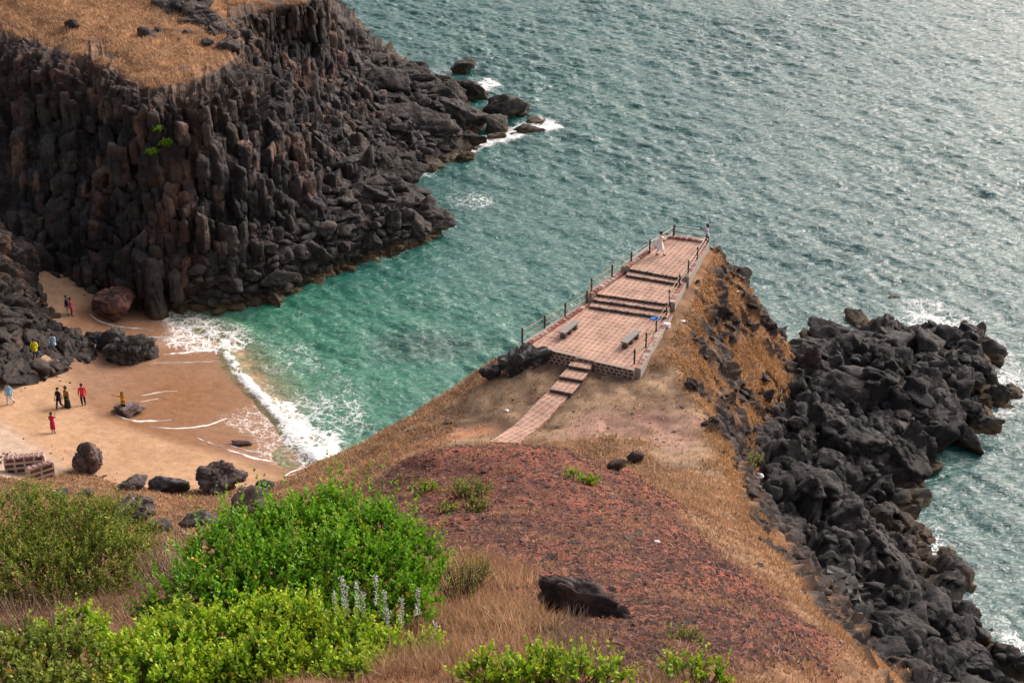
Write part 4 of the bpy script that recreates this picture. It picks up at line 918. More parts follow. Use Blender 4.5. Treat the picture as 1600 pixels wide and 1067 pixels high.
fence('short dark railing across the far end of the terrace', [((1054, 371), ZU + .02), ((1107, 379), ZU + .02)], [M_rust], .02)
def bench(px, py, label):
    p = W(px, py, ZL); o = empty('bench', p, label, 'bench', 'stone benches on the lower terrace', RZ - rad(4))
    mb = MB(); mb.box((0, 0, .455), (.46, 1.95, .09), 0, jit=.008, rnd=rs_); mb.build('seat', M_slab, o)
    for yy_ in (-.72, .0, .72):
        e = MB(); e.box((0, yy_, .205), (.34, .20, .41), 0); lg = e.build('leg', M_mortar, o); e = MB()
        for r in range(3): e.box((0, yy_, .07 + r * .135), (.37, .23, .10), 0, (.13, .07, .06) if r % 2 else (.08, .05, .048), jit=.01, rnd=rs_)
        e.build('leg_stones', M_stone, lg)
    return o
bench(889, 521, 'grey stone slab bench nearer the cove railing'); bench(985, 536, 'grey stone slab bench nearer the dry grass flank')
# steps and path below the terrace
def cp(x, y): return (780 + x / 5.333, 460 + y / 5.333)
for q, z, lab in [([(600, 556), (778, 576), (755, 622), (578, 590)], 10.98, 'top tiled step touching the terrace front'), ([(572, 610), (752, 640), (690, 712), (503, 680)], 10.78, 'middle tiled step between the top step and the lowest one'), ([(500, 706), (680, 737), (602, 822), (424, 787)], 10.58, 'lowest tiled step at the head of the tiled path')]:
    P4 = [Vector(W(*cp(*p), z)) for p in q]; P4 = [P4[3], P4[2], P4[1], P4[0]]; o = empty('stone_step', P4[0], lab, 'step', 'tiled steps below the terrace', RZ); M2 = (Matrix.Translation(P4[0]) @ Matrix.Rotation(RZ, 4, 'Z')).inverted()
    L4 = [np.array(M2 @ p) for p in P4]; mb = MB(); slab(mb, [l + [0, 0, .004] for l in L4], -.9); mb.build('tread', M_tile, o)
    mb = MB(); dn = (L4[0] - L4[3]) / np.linalg.norm(L4[0] - L4[3]) * .03
    stone_row(mb, L4[0] + dn, L4[1] + dn, -.09, .25, .12, .15, .04, ((.09, .055, .05), (.06, .045, .045))); dr2 = (L4[1] - L4[0]) / np.linalg.norm(L4[1] - L4[0]) * .03
    stone_row(mb, L4[1] + dr2, L4[2] + dr2, -.09, .3, .1, .15, .04, ((.16, .08, .07), (.1, .06, .055))); mb.build('riser_stones', M_stone, o)
mb = MB(); Ls, Rs = [(410, 818), (330, 880), (230, 965), (120, 1062), (20, 1140), (-80, 1215)], [(582, 850), (510, 915), (425, 990), (335, 1070), (250, 1145), (170, 1225)]
V_ = []
for l, r in zip(Ls, Rs):
    a = np.array(W(*cp(*l), 10.3)); b_ = np.array(W(*cp(*r), 10.3))
    for t in (0, .33, .66, 1): q = a + (b_ - a) * t; V_.append([q[0], q[1], 0])
V_ = np.array(V_)
for k in range(len(V_)): V_[k, 2] = max(G(V_[k, 0], V_[k, 1]), G(V_[k, 0] + .2, V_[k, 1]), G(V_[k, 0], V_[k, 1] - .25)) + .06
zz2 = V_[:, 2].reshape(6, 4); zz2[:] = zz2.max(axis=1, keepdims=True) ; V_[:, 2] = zz2.ravel()
top = V_; und = V_.copy(); und[:, 2] -= .5; gf = grid_faces(6, 4); rim = [0, 1, 2, 3, 7, 11, 15, 19, 23, 22, 21, 20, 16, 12, 8, 4]
o_ = np.array([top[0, 0], top[0, 1], 10.3]); Mr = np.array(Matrix.Rotation(-RZ - rad(-14), 3, 'Z'))
vl = (np.concatenate([top, und]) - o_) @ Mr.T
mb.add(vl, np.concatenate([gf[:, ::-1], [[rim[k], rim[(k + 1) % 16], rim[(k + 1) % 16] + 24, rim[k] + 24] for k in range(16)]]))
pth = mb.build('stone_path', M_tile, None, False, 'structure'); pth.location = tuple(o_); pth.rotation_euler = (0, 0, RZ + rad(-14))
# low stone walls at the beach
M_lime = plain('wall_mortar', (.55, .43, .36), .95, .2, .25, 8, .4, .01)
def low_wall(label, pa, pb, h, th=.42):
    a = Vector(W(*pa, 4.0)); b_ = Vector(W(*pb, 4.0)); zb = 3.9; o = empty('stone_wall', (a.x, a.y, zb), label, 'low wall', 'low walls by the beach')
    wall_face(o, 'masonry', (0, 0, 0), (b_.x - a.x, b_.y - a.y, 0), 0, h + .3, th, 4, .55, ((.10, .055, .05), (.14, .075, .065), (.07, .045, .045)), M_lime)
    mb = MB(); stone_row(mb, (0, 0, 0), (b_.x - a.x, b_.y - a.y, 0), h + .31, .3, th + .04, .08, .1, ((.26, .15, .13), (.34, .21, .18))); mb.build('coping_stones', M_stone, o)
low_wall('long low wall of dark stones set in pale mortar, parallel to the beach', (10, 744), (74, 738), 1.15)
low_wall('short low wall of dark stones nearest the brown pitted boulder, end on', (47, 762), (86, 749), 1.15)
# ------------------------------------------------------------ people
M_skin = plain('skin', (.30, .155, .095), .6, .4, .08, 20, 0); M_hair = plain('hair', (.012, .010, .010), .8, .25, .2, 60, .2, .003); M_shoe = plain('shoe', (.02, .018, .018), .5, .5, .2, 20, 0)
CL = {}
def cloth(c):
    if c not in CL: CL[c] = plain('cloth_%d' % len(CL), c, .85, .2, .2, 14, .5, .01)
    return CL[c]
def skin_obj(name, verts, edges, mat, parent, root=0, sub=1):
    bm = bmesh.new(); ly = bm.verts.layers.skin.verify(); vs = []
    for k, (co, r_) in enumerate(verts):
        v = bm.verts.new(co); v[ly].radius = (r_, r_) if not isinstance(r_, tuple) else r_; v[ly].use_root = (k == root); vs.append(v)
    for a, b_ in edges: bm.edges.new((vs[a], vs[b_]))
    me = bpy.data.meshes.new(name); bm.to_mesh(me); bm.free(); o = bpy.data.objects.new(name, me); C.objects.link(o); me.materials.append(mat)
    m = o.modifiers.new('skin', 'SKIN'); m.use_smooth_shade = True; m.use_x_symmetry = False; s_ = o.modifiers.new('sub', 'SUBSURF'); s_.levels = s_.render_levels = sub
    o.parent = parent; return o
def person(label, pos, yaw, h=1.7, arms=None, legs=None, top=(.5, .1, .1), bot=(.02, .02, .03), sleeve=2, dress=None, scarf=None, hair='short', lean=0.0, shoes=True, sit=False, head=0.0, phone=False, female=False, shawl=None, group=None):
    """arms: ((elbow),(wrist)) for right and left; legs: (knee, ankle) pairs; +y is forwards"""
    o = empty('person', pos, label, 'person', group, yaw); s = h / 1.7; dzp = -.46 if sit else 0
    w_ = .9 if female else 1.0
    arms = arms or [((.24, -.03, 1.10), (.25, .08, .86)), ((-.24, -.03, 1.10), (-.25, .08, .86))]
    legs = legs or [((.10, .03, .49), (.11, -.02, .08)), ((-.10, .03, .49), (-.11, -.02, .08))]
    ln = lambda z: lean * max(0, z - .9)
    V = []; E_ = []
    def v(x, y, z, r, par=None, up=True):
        V.append((((x) * s, (y + (ln(z) if up else 0)) * s, (z + dzp * (1 if up else 0)) * s), r * s)); 
        if par is not None: E_.append((par, len(V) - 1))
        return len(V) - 1
    pel = v(0, 0, .93, .105 * w_); sp = v(0, 0, 1.12, .09 * w_, pel); ch = v(0, 0, 1.32, .125 * w_, sp); nk = v(0, .0, 1.455, .052, ch); ja = v(0, .02, 1.53, .072, nk); hd = v(0, .02, 1.61, .092, ja); v(0, .01, 1.675, .06, hd); v(0, .115, 1.585, .014, hd)
    hands = []
    for sg, (el, wr) in zip((1, -1), arms):
        sh_ = v(sg * .165 * w_, 0, 1.385, .055, ch); e = v(*el, .042, sh_); wv = v(*wr, .027, e)
        d = Vector(wr) - Vector(el); d.normalize(); side = d.cross(Vector((0, 1, 0.2))).normalized(); pc = Vector(wr) + d * .05; pm = v(*pc, .034, wv)
        hands.append((Vector(wr) + d * .1))
        for f_ in range(4):
            b0 = pc + side * (.026 * (1.5 - f_) / 1.5) + d * .035; L_ = (.065, .075, .070, .055)[f_]; crl = Vector((0, .25, -.1)); a1 = v(*b0, .010, pm); a2 = v(*(b0 + d * L_ * .6), .009, a1); v(*(b0 + d * L_ + crl * .05), .007, a2)
        t1 = v(*(pc + side * .045), .011, pm); v(*(pc + side * .062 + d * .035), .009, t1)
    ank = []
    for sg, (kn, an) in zip((1, -1), legs):
        hp = v(sg * .09, 0, .86, .088, pel); k_ = v(*kn, .056, hp, False); a_ = v(*an, .036, k_, False); v(an[0], an[1] + .12, an[2] - .045, .03, a_, False); ank.append(an)
    skin_obj('body', V, E_, M_skin, o, 0, 1)
    P_ = lambda x, y, z, up=True: (x * s, (y + (ln(z) if up else 0)) * s, (z + (dzp if up else 0)) * s)
    # hair
    hv, hf = ICO[3]; hv = hv.copy(); keep = (hv[:, 2] > -.1) | (hv[:, 1] < -.15); hv2 = hv * np.array([.100, .112, .108]) * (1 + .04 * fbm(hv * 3, 2, 3))[:, None]
    if hair == 'long':
        bk = (hv[:, 1] < .2) & (hv[:, 2] < .2); hv2[bk, 2] -= .38 * np.clip(-hv[bk, 2] + .2, 0, 1); hv2[bk, 0] *= 1.1
    msk = hv[:, 1] > .45; hv2[msk & (hv[:, 2] < .45), 1] *= .75
    low = (hv[:, 2] < -.3) & (hair != 'long'); hv2[low, 2] = -.045
    ho = mesh_obj('hair', hv2 * s + np.array(P_(0, .005, 1.625)), hf, M_hair, o)
    if hair == 'bun': mb = MB(); p_, f_ = ICO[2]; mb.add(p_ * .055 * s + np.array(P_(0, -.11, 1.62)), f_); mb.build('hair_bun', M_hair, o, True)
    for sg in (1, -1): mb = MB(); p_, f_ = ICO[2]; mb.add(p_ * .012 * s + np.array(P_(sg * .034, .108, 1.61)), f_); mb.build('eye', M_shoe, o, True)
    # upper garment
    Vc = []; Ec = []
    def c(x, y, z, r, par=None, up=True):
        Vc.append((P_(x, y, z, up), r * s)); 
        if par is not None: Ec.append((par, len(Vc) - 1))
        return len(Vc) - 1
    a0 = c(0, 0, .93, .165 * w_); a1 = c(0, 0, 1.12, .145 * w_, a0); c(0, 0, .83, .165 * w_, a0); a2 = c(0, 0, 1.32, .162 * w_, a1); c(0, 0, 1.42, .075, a2)
    for sg, (el, wr) in zip((1, -1), arms):
        q1 = c(sg * .17 * w_, 0, 1.385, .07, a2)
        if sleeve >= 1:
            e_ = Vector(el) if sleeve == 2 else Vector((sg * .17, 0, 1.385)).lerp(Vector(el), .7); q2 = c(*e_, .056, q1)
            if sleeve == 2: c(*(Vector(el).lerp(Vector(wr), .85)), .040, q2)
    skin_obj('shirt' if not dress else 'bodice', Vc, Ec, cloth(top), o, 0, 1)
    if dress:
        z1, r1, cc = dress; mb = MB(); seg = 18; rings = 7; vs = []
        for k in range(rings):
            t = k / (rings - 1); z_ = 1.02 + (z1 - 1.02) * t; r_ = .15 + (r1 - .15) * t ** .8
            for j in range(seg):
                an = 2 * math.pi * j / seg; rr_ = r_ * (1 + .09 * math.sin(an * 5 + k * .5) * t); vs.append(P_(math.cos(an) * rr_, math.sin(an) * rr_ * .85, z_, True))
        mb.add(vs, [[k * seg + j, k * seg + (j + 1) % seg, (k + 1) * seg + (j + 1) % seg, (k + 1) * seg + j] for k in range(rings - 1) for j in range(seg)]); mb.build('skirt', cloth(cc), o, True)
    if bot:
        Vt = [(P_(0, 0, .93), .14 * s * w_), (P_(0, 0, 1.0), .13 * s * w_)]; Et = [(0, 1)]
        for sg, (kn, an) in zip((1, -1), legs):
            n0 = len(Vt); Vt.append((P_(sg * .095, 0, .84), .105 * s)); Et.append((0, n0)); Vt.append((P_(*kn, False), .075 * s)); Et.append((n0, n0 + 1))
            if bot != 'shorts' and not (len(bot) > 3): Vt.append((P_(an[0], an[1], an[2] + .04, False), .058 * s)); Et.append((n0 + 1, n0 + 2))
        if len(bot) > 3:
            for i_, sg, (kn, an) in ((3, 1, legs[0]), (5, -1, legs[1])): Vt[i_] = (P_(*(Vector((sg * .095, 0, .84)).lerp(Vector(kn), .6)), False) if not sit else P_(*kn, False), .085 * s)
        skin_obj('shorts' if len(bot) > 3 else 'trousers', Vt, Et, cloth(tuple(bot[:3])), o, 0, 1)
    if shoes:
        for an in ank:
            mb = MB(); p_, f_ = ICO[2]; mb.add(p_ * np.array([.05, .135, .045]) * s + np.array(P_(an[0], an[1] + .06, max(an[2] - .045, .04) if not sit else an[2] - .04, False)), f_); mb.build('shoe', M_shoe, o, True)
    if scarf:
        mb = MB(); n_ = 9; vs = []
        for k in range(n_):
            t = k / (n_ - 1)
            for j, e_ in enumerate((-1, 1)):
                vs.append(P_(*(Vector(scarf[0]).lerp(Vector(scarf[1]), t) + Vector((.05 * math.sin(t * 6), .0, (.10 + .13 * math.sin(t * 2.8)) * e_)))))
        v_ = np.array(vs); v_ = np.concatenate([v_, v_ + [0, .012, 0]]); m_ = 2 * n_
        F = [[2 * k, 2 * k + 1, 2 * k + 3, 2 * k + 2] for k in range(n_ - 1)]; F += [[a_ + m_ for a_ in reversed(f_)] for f_ in F]; F += [[2 * k, 2 * k + 2, 2 * k + 2 + m_, 2 * k + m_] for k in range(n_ - 1)] + [[2 * k + 3, 2 * k + 1, 2 * k + 1 + m_, 2 * k + 3 + m_] for k in range(n_ - 1)]
        mb.add(v_, F); mb.build('scarf', cloth(scarf[2]), o, True)
    if shawl:
        Vs = [(P_(-.13, .03, 1.43), .06 * s), (P_(0, .12, 1.25), .075 * s), (P_(.12, .10, 1.05), .07 * s), (P_(.15, 0, .85), .06 * s)]; skin_obj('shawl', Vs, [(0, 1), (1, 2), (2, 3)], cloth(shawl), o)
    if phone: ph = MB(); hx = (hands[0] + hands[1]) / 2; ph.box(P_(hx.x, hx.y + .02, hx.z + .03), (.15, .012, .075), 0); q = ph.build('phone', M_shoe); q.location = Matrix.Translation(pos) @ Matrix.Rotation(yaw, 4, 'Z') @ Vector((0, 0, 0)); q.rotation_euler = (0, 0, yaw); tag(q, 'dark phone in the hands of ' + phone, 'phone')
    return o
both = [((.22, .22, 1.20), (.06, .42, 1.42)), ((-.22, .22, 1.20), (-.06, .42, 1.42))]
person('person in cream tunic and trousers taking a picture on the upper terrace', W(1031, 399, ZU), rad(-72), 1.75, both, [((.13, .1, .49), (.17, .22, .08)), ((-.1, .0, .49), (-.12, -.2, .08))], (.86, .80, .72), (.86, .82, .76), 2, (.50, .31, (.86, .80, .72)), ((0, -.15, 1.05), (.0, -.62, .78), (.85, .85, .85)), phone='the person in cream clothes', lean=.04)
person('person in white top and blue shorts leaning at the far corner post', W(1104, 383, ZU + .16), rad(80), 1.58, [((.26, -.02, 1.16), (.22, .2, 1.02)), ((-.24, .1, 1.15), (-.36, .2, 1.02))], [((.1, .06, .49), (.12, -.06, .08)), ((-.1, .12, .5), (-.12, .14, .08))], (.74, .76, .82), (.10, .17, .38, 1), 1, hair='long', female=True, shoes=False)
def on(px, py, o=0.0): x, y, z = hit(px, py); return (x, y, z + o)
walk = [((.1, .16, .5), (.1, .22, .1)), ((-.1, .0, .48), (-.1, -.28, .12))]
person('person in dark sleeveless vest and jeans walking on the sand beside a draped dress', on(94, 640), rad(165), 1.74, None, walk, (.012, .014, .024), (.02, .035, .08), 0)
person('person in dark green and gold draped dress walking beside the one in a vest', on(106, 637), rad(150), 1.62, None, None, (.16, .10, .03), None, 1, (.06, .27, (.02, .025, .018)), shawl=(.40, .22, .03), hair='bun', female=True)
person('person in red shirt and black trousers standing on the wet sand', on(131, 634), rad(20), 1.76, None, [((.1, .05, .49), (.12, .05, .08)), ((-.1, .02, .49), (-.08, -.06, .08))], (.62, .035, .06), (.012, .012, .014), 2)
person('person in yellow top and long black skirt with one arm out, on the purple rock', on(194, 645, .05), rad(170), 1.62, [((.38, .05, 1.36), (.62, .1, 1.40)), ((-.26, .16, 1.42), (-.10, .12, 1.62))], None, (.60, .28, .02), None, 2, (.07, .20, (.012, .012, .014)), hair='long', female=True)
person('person in dark red dress raising a hand to the head, nearest the stone walls', on(84, 677), rad(-20), 1.60, [((.24, .12, 1.22), (.12, .28, 1.46)), ((-.24, -.02, 1.10), (-.2, .15, .95))], None, (.42, .02, .06), None, 1, (.38, .19, (.42, .02, .06)), hair='bun', female=True)
person('person in pale blue shirt and white trousers at the left edge of the beach', on(17, 632), rad(160), 1.74, None, walk, (.22, .48, .74), (.62, .66, .70), 2, lean=.12)
def onrock(px, py):
    pc = R2; u_ = pc[:, 1] * math.cos(PITCH) - (pc[:, 2] - CZ) * math.sin(PITCH)
    xs_ = 800 + FPX * pc[:, 0] / u_; ys_ = 533.5 - FPX * (pc[:, 1] * math.sin(PITCH) + (pc[:, 2] - CZ) * math.cos(PITCH)) / u_
    idx = np.where((xs_ - px) ** 2 + (ys_ - py) ** 2 < 9)[0]
    return tuple(pc[idx[np.argmin(u_[idx])]]) if len(idx) else on(px, py)
person('person in bright yellow jacket and grey shirt standing on the cove rocks', tuple(np.array(onrock(60, 561)) + [0, -.15, .12]), rad(176), 1.66, [((.27, .02, 1.12), (.18, .2, 1.0)), ((-.27, .02, 1.12), (-.18, .2, 1.0))], None, (.80, .72, .03), (.02, .025, .06), 2)
sitl = [((.12, .42, .46), (.12, .46, .06)), ((-.12, .42, .46), (-.12, .46, .06))]
person('person in pale blue shirt sitting on the cove rocks', tuple(np.array(onrock(88, 545)) + [0, -.2, .25]), rad(170), 1.7, [((.24, .14, 1.12), (.14, .35, .98)), ((-.24, .14, 1.12), (-.14, .35, .98))], sitl, (.42, .58, .76), (.03, .07, .12), 2, sit=True)
p_ = on(106, 492); p2 = on(114, 492)
person('person in dark shirt and pale trousers behind the one in pink, on the inner sand', p_, rad(-80), 1.66, None, None, (.02, .03, .04), (.45, .50, .52), 2)
person('person in pink top and red trousers on the inner sand', (p2[0], p2[1] - .3, p2[2]), rad(-60), 1.62, [((.24, .1, 1.15), (.2, .3, 1.0)), ((-.24, .1, 1.15), (-.2, .3, 1.0))], None, (.70, .10, .13), (.40, .03, .05), 1, female=True, hair='bun')
# cloth and litter
M_white = plain('white_plastic', (.80, .80, .80), .5, .4, .15, 30, .6, .02); M_blue = plain('blue_plastic', (.04, .20, .60), .5, .4, .2, 30, .6, .02)
def crumple(name, pos, size, mat, label, cat, seed=1, flat=.5):
    v, f = ICO[3]; p = v * (1 + .45 * fbm(v * 2.2 + seed * 5, 3, seed))[:, None] * np.array([size, size * .8, size * flat]); o = mesh_obj(name, p, f, mat, None, None, False); o.location = pos; return tag(o, label, cat)
crumple('plastic_bag', on(1040, 512, .12), .27, M_white, 'white plastic bag caught outside the right railing', 'bag', 1, .8)
crumple('blue_ribbon', tuple(Vector(W(1024, 497, ZL + .9)) + Vector((0, -.05, -.02))), .26, M_blue, 'blue plastic tied to the right railing', 'ribbon', 2, .28)
crumple('blue_cloth', on(156, 535, .3), .42, M_blue, 'blue cloth lying between the cove rocks and the black boulder', 'cloth', 3, .6)
crumple('white_litter', on(1027, 848, .05), .09, M_white, 'white scrap of litter on the right of the red hill', 'litter', 4)
crumple('white_litter', on(1187, 747, .2), .26, M_white, 'white bag at the foot of the cliff, right of the pale green plant', 'litter', 5)
crumple('white_litter', on(1032, 528, .05), .10, M_white, 'small white scrap on the dry ground right of the benches', 'litter', 6)
crumple('white_litter', on(792, 642, .05), .13, M_white, 'white scrap in the hollow left of the tiled path', 'litter', 7)
crumple('white_litter', on(1067, 503, .05), .16, M_white, 'white litter in the dry grass just right of the railing', 'litter', 8)
crumple('white_litter', on(1152, 457, .1), .12, M_white, 'white speck of litter high on the grassy flank', 'litter', 9)
mb = MB(); c0 = Vector(on(1127, 622, .1)); r_ = random.Random(4)
for k in range(14):
    d = Vector((r_.uniform(-.3, .3), r_.uniform(-.3, .3), r_.uniform(.1, .5))); mb.tube([d * -.5, d + Vector((0, 0, .1))], .012, 5)
o = mb.build('dead_plant', plain('bleached_stem', (.62, .56, .48), .9, .2, .2, 9, 0)); o.location = c0; tag(o, 'bleached white dead plant on the orange cliff edge', 'dead plant')
# ------------------------------------------------------------ plants
M_leaf, nt, b = new_mat('leaf', .5, .35)
c = attr(nt).outputs['Color']; nt.links.new(c, b.inputs['Base Color'])
tr = nd(nt, 'BsdfTranslucent'); nt.links.new(c, tr.inputs[0]); ms = nd(nt, 'MixShader'); ms.inputs[0].default_value = .35
nt.links.new(b.outputs[0], ms.inputs[1]); nt.links.new(tr.outputs[0], ms.inputs[2]); nt.links.new(ms.outputs[0], nt.nodes['Material Output'].inputs[0])
M_twig = plain('twig', (.12, .075, .05), .9, .2, .3, 20, 0); M_twigp = plain('pale_twig', (.34, .24, .19), .9, .2, .3, 20, 0)
def frames(d, rnd):
    d = d / (np.linalg.norm(d, axis=1, keepdims=True) + 1e-9); a = np.cross(d, rnd.normal(size=d.shape)); a /= np.linalg.norm(a, axis=1, keepdims=True) + 1e-9
    return d, a, np.cross(d, a)
def leaves(mb, pos, dirs, size, col, rnd, wide=.6, fold=.15):
    """six cornered leaves folded along the midrib"""
    n = len(pos); d, a, nn = frames(dirs, rnd); s = size[:, None]; w_ = s * wide * .5
    V = np.stack([pos, pos + d * s * .35 - a * w_ + nn * s * fold, pos + d * s * .72 - a * w_ * .85 + nn * s * fold, pos + d * s, pos + d * s * .72 + a * w_ * .85 + nn * s * fold, pos + d * s * .35 + a * w_ + nn * s * fold], 1).reshape(-1, 3)
    i = np.arange(n)[:, None] * 6; F = np.concatenate([i + np.array([[0, 1, 2, 3]]), i + np.array([[0, 3, 4, 5]])])
    mb.v.append(V); mb.f4.append(F + mb.n); mb.n += len(V); mb.c.append(np.repeat(col, 6, 0))
def lobe(px, py, rpx, D, flat=1.0):
    a = np.array(W(px, py, CZ - 10)) - np.array([0, 0, CZ]); a /= np.linalg.norm(a); return (np.array([0, 0, CZ]) + a * D, rpx * D / FPX, flat)
def shrub(label, lobes, n, pal, seed, leaf=.07, shoot=.5, per=20, wide=.6, cat='shrub', group=None, up=.9, yellow=.1, stemmat=None, fill=.2, spiky=0.0, name='shrub'):
    r = np.random.RandomState(seed); cen = np.array([l[0] for l in lobes]); R_ = np.array([l[1] for l in lobes]); w_ = R_ ** 2; w_ = w_ / w_.sum()
    base = cen.mean(0); gz = G(base[0], base[1]) if abs(base[0]) < 44 and 15 < base[1] < 134 else base[2] - R_.mean(); base = np.array([base[0], base[1], min(gz, base[2] - .3)])
    o = empty(name, tuple(base), label, cat, group)
    k = r.choice(len(lobes), n, p=w_); u = r.normal(size=(n, 3)); u /= np.linalg.norm(u, axis=1, keepdims=True); u[:, 2] = np.where(u[:, 2] < -.35, -u[:, 2], u[:, 2])
    q = u * 1.0; dens = 1 + .38 * fbm(cen[k] + u * R_[k][:, None] * 1.6, 3, seed)
    P0 = cen[k] + u * (R_[k] * dens * np.where(r.rand(n) < fill, r.uniform(.4, .85, n), r.uniform(.78, .98, n)))[:, None] - base
    dirs = u * .75 + r.normal(size=(n, 3)) * .3; dirs[:, 2] += up; dirs /= np.linalg.norm(dirs, axis=1, keepdims=True)
    Ls = shoot * r.uniform(.5, 1.3, n) * (1 + spiky * (r.rand(n) < .12) * 1.2)
    t = np.tile(np.linspace(.05, 1, per), n); i = np.repeat(np.arange(n), per); t = t + r.uniform(-.03, .03, len(t))
    bend = np.array([0, 0, -.1]); pos = P0[i] + dirs[i] * (Ls[i] * t)[:, None] + r.normal(size=(len(i), 3)) * .012
    ang = r.rand(len(i)) * 6.28; d, a, nn = frames(dirs[i], r); ld = a * np.cos(ang)[:, None] + nn * np.sin(ang)[:, None] + d * .7 + np.array([0, 0, .25])
    sz = leaf * r.uniform(.6, 1.25, len(i)) * (1.1 - .45 * t)
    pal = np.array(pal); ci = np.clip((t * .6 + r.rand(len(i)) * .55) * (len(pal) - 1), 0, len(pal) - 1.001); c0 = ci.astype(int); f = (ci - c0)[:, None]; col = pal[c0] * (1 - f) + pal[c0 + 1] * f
    ysh = (r.rand(n) < yellow)[i]; col[ysh] = col[ysh] * .6 + np.array([.30, .26, .02]) * .4
    yl = r.rand(len(i)) < .025; col[yl] = np.array([.55, .40, .04]); col *= r.uniform(.7, 1.3, (len(i), 1)) * (1 + .18 * vn((pos + base) / .6, 5))[:, None]
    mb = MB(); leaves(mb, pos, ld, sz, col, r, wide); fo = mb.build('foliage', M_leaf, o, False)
    mb = MB(); rr_ = random.Random(seed)
    for j in range(min(n, 90)):
        e = P0[j] + dirs[j] * Ls[j] * .8; s0 = np.array([rr_.uniform(-.25, .25) * R_.mean(), rr_.uniform(-.25, .25) * R_.mean(), -.15]) + (cen[k[j]] - base) * np.array([.5, .5, .0]); m_ = (s0 + e) / 2 + np.array([0, 0, -.08]); mb.tube([s0, m_, P0[j], e], [.022, .015, .010, .004], 5, cap=False)
    mb.build('stems', stemmat or M_twig, o, True); return o
def Dg(px, py): return float(np.linalg.norm(np.array(hit(px, py)) - np.array([0, 0, CZ])))
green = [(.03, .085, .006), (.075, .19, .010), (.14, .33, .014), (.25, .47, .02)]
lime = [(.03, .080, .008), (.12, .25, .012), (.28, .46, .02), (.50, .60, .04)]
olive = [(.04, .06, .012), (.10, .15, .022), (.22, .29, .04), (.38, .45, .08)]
d0 = Dg(470, 1010)
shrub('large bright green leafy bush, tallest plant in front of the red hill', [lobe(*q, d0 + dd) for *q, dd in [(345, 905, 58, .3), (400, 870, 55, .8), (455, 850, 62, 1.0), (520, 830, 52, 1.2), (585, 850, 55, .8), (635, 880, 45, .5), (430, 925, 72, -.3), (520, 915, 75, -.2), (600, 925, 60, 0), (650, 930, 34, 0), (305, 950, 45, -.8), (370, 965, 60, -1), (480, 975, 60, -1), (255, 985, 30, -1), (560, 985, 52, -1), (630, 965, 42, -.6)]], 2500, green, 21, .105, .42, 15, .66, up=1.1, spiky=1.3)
d1 = Dg(100, 930)
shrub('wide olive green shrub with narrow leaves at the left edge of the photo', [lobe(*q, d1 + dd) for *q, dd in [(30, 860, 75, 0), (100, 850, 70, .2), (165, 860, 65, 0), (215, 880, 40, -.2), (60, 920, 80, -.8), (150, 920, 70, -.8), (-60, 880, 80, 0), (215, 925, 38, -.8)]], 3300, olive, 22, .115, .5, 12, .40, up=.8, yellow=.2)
d2 = Dg(400, 1067)
for k, (lab, lb, pal, n) in enumerate([('yellow green shrub in the bottom left corner', [(20, 1045, 50, 0), (95, 1035, 42, .2), (60, 1110, 60, -.6), (160, 1100, 45, -.5)], olive, 420),
    ('yellow green leafy shrub with an upright yellowing shoot, left of the flower stalks', [(205, 1050, 45, .3), (275, 1040, 48, .3), (300, 1000, 34, .9), (245, 1005, 26, .9), (85, 1010, 22, 1.0), (240, 1100, 60, -.5), (150, 1000, 20, .9), (125, 970, 13, 1.0), (172, 1030, 26, .7)], lime, 800),
    ('bright yellow green shrub directly in front of the large green bush', [(350, 1010, 42, .8), (410, 985, 42, .9), (465, 990, 42, .8), (440, 1035, 50, .4), (400, 1065, 62, 0), (330, 1075, 46, 0)], lime, 900),
    ('mixed green shrub below the pale flower stalks', [(545, 1020, 42, .5), (600, 1045, 42, .3), (655, 1040, 30, .3), (690, 1075, 28, 0), (560, 1095, 60, -.4), (660, 1080, 30, 0), (490, 1070, 42, 0)], lime, 800),
    ('low sprawling green shrub at the bottom edge right of the flower stalks', [(850, 1058, 34, .2), (905, 1062, 30, .1), (800, 1066, 30, 0), (960, 1068, 28, 0), (760, 1070, 30, 0)], lime, 190),
    ('seedling with a few round leaves at the bottom edge, rightmost green plant', [(1085, 1058, 24, .2), (1060, 1068, 22, .2), (1120, 1066, 16, 0)], lime, 45)]):
    shrub(lab, [lobe(*q, (d2 if k < 4 else Dg(q[0], min(q[1], 1064)) - .4) + dd) for *q, dd in lb], n, pal, 30 + k, .105 if k < 4 else .10, .38, 12, .70, yellow=.25)
shrub('small yellow green leafy plant beside the dry grass, right of the large bush', [lobe(715, 925, 28, Dg(715, 950)), lobe(745, 905, 22, Dg(740, 930))], 110, olive, 44, .06, .5, 9, .5)
shrub('brown dry shrub between the olive shrub and the large green bush', [lobe(270, 870, 38, Dg(270, 900)), lobe(235, 910, 36, Dg(235, 930)), lobe(300, 850, 20, Dg(290, 880)), lobe(195, 960, 34, Dg(195, 975))], 480, [(.09, .05, .03), (.17, .10, .055), (.25, .15, .08), (.2, .16, .05)], 45, .05, .6, 9, .3, stemmat=M_twigp, yellow=0)
shrub('reddish brown dry shrub in the lower left between the olive and yellow green shrubs', [lobe(30, 985, 42, Dg(30, 1000)), lobe(90, 975, 34, Dg(90, 990))], 420, [(.10, .05, .035), (.19, .10, .06), (.24, .15, .08), (.2, .13, .06)], 46, .05, .6, 9, .3, stemmat=M_twigp, yellow=0)
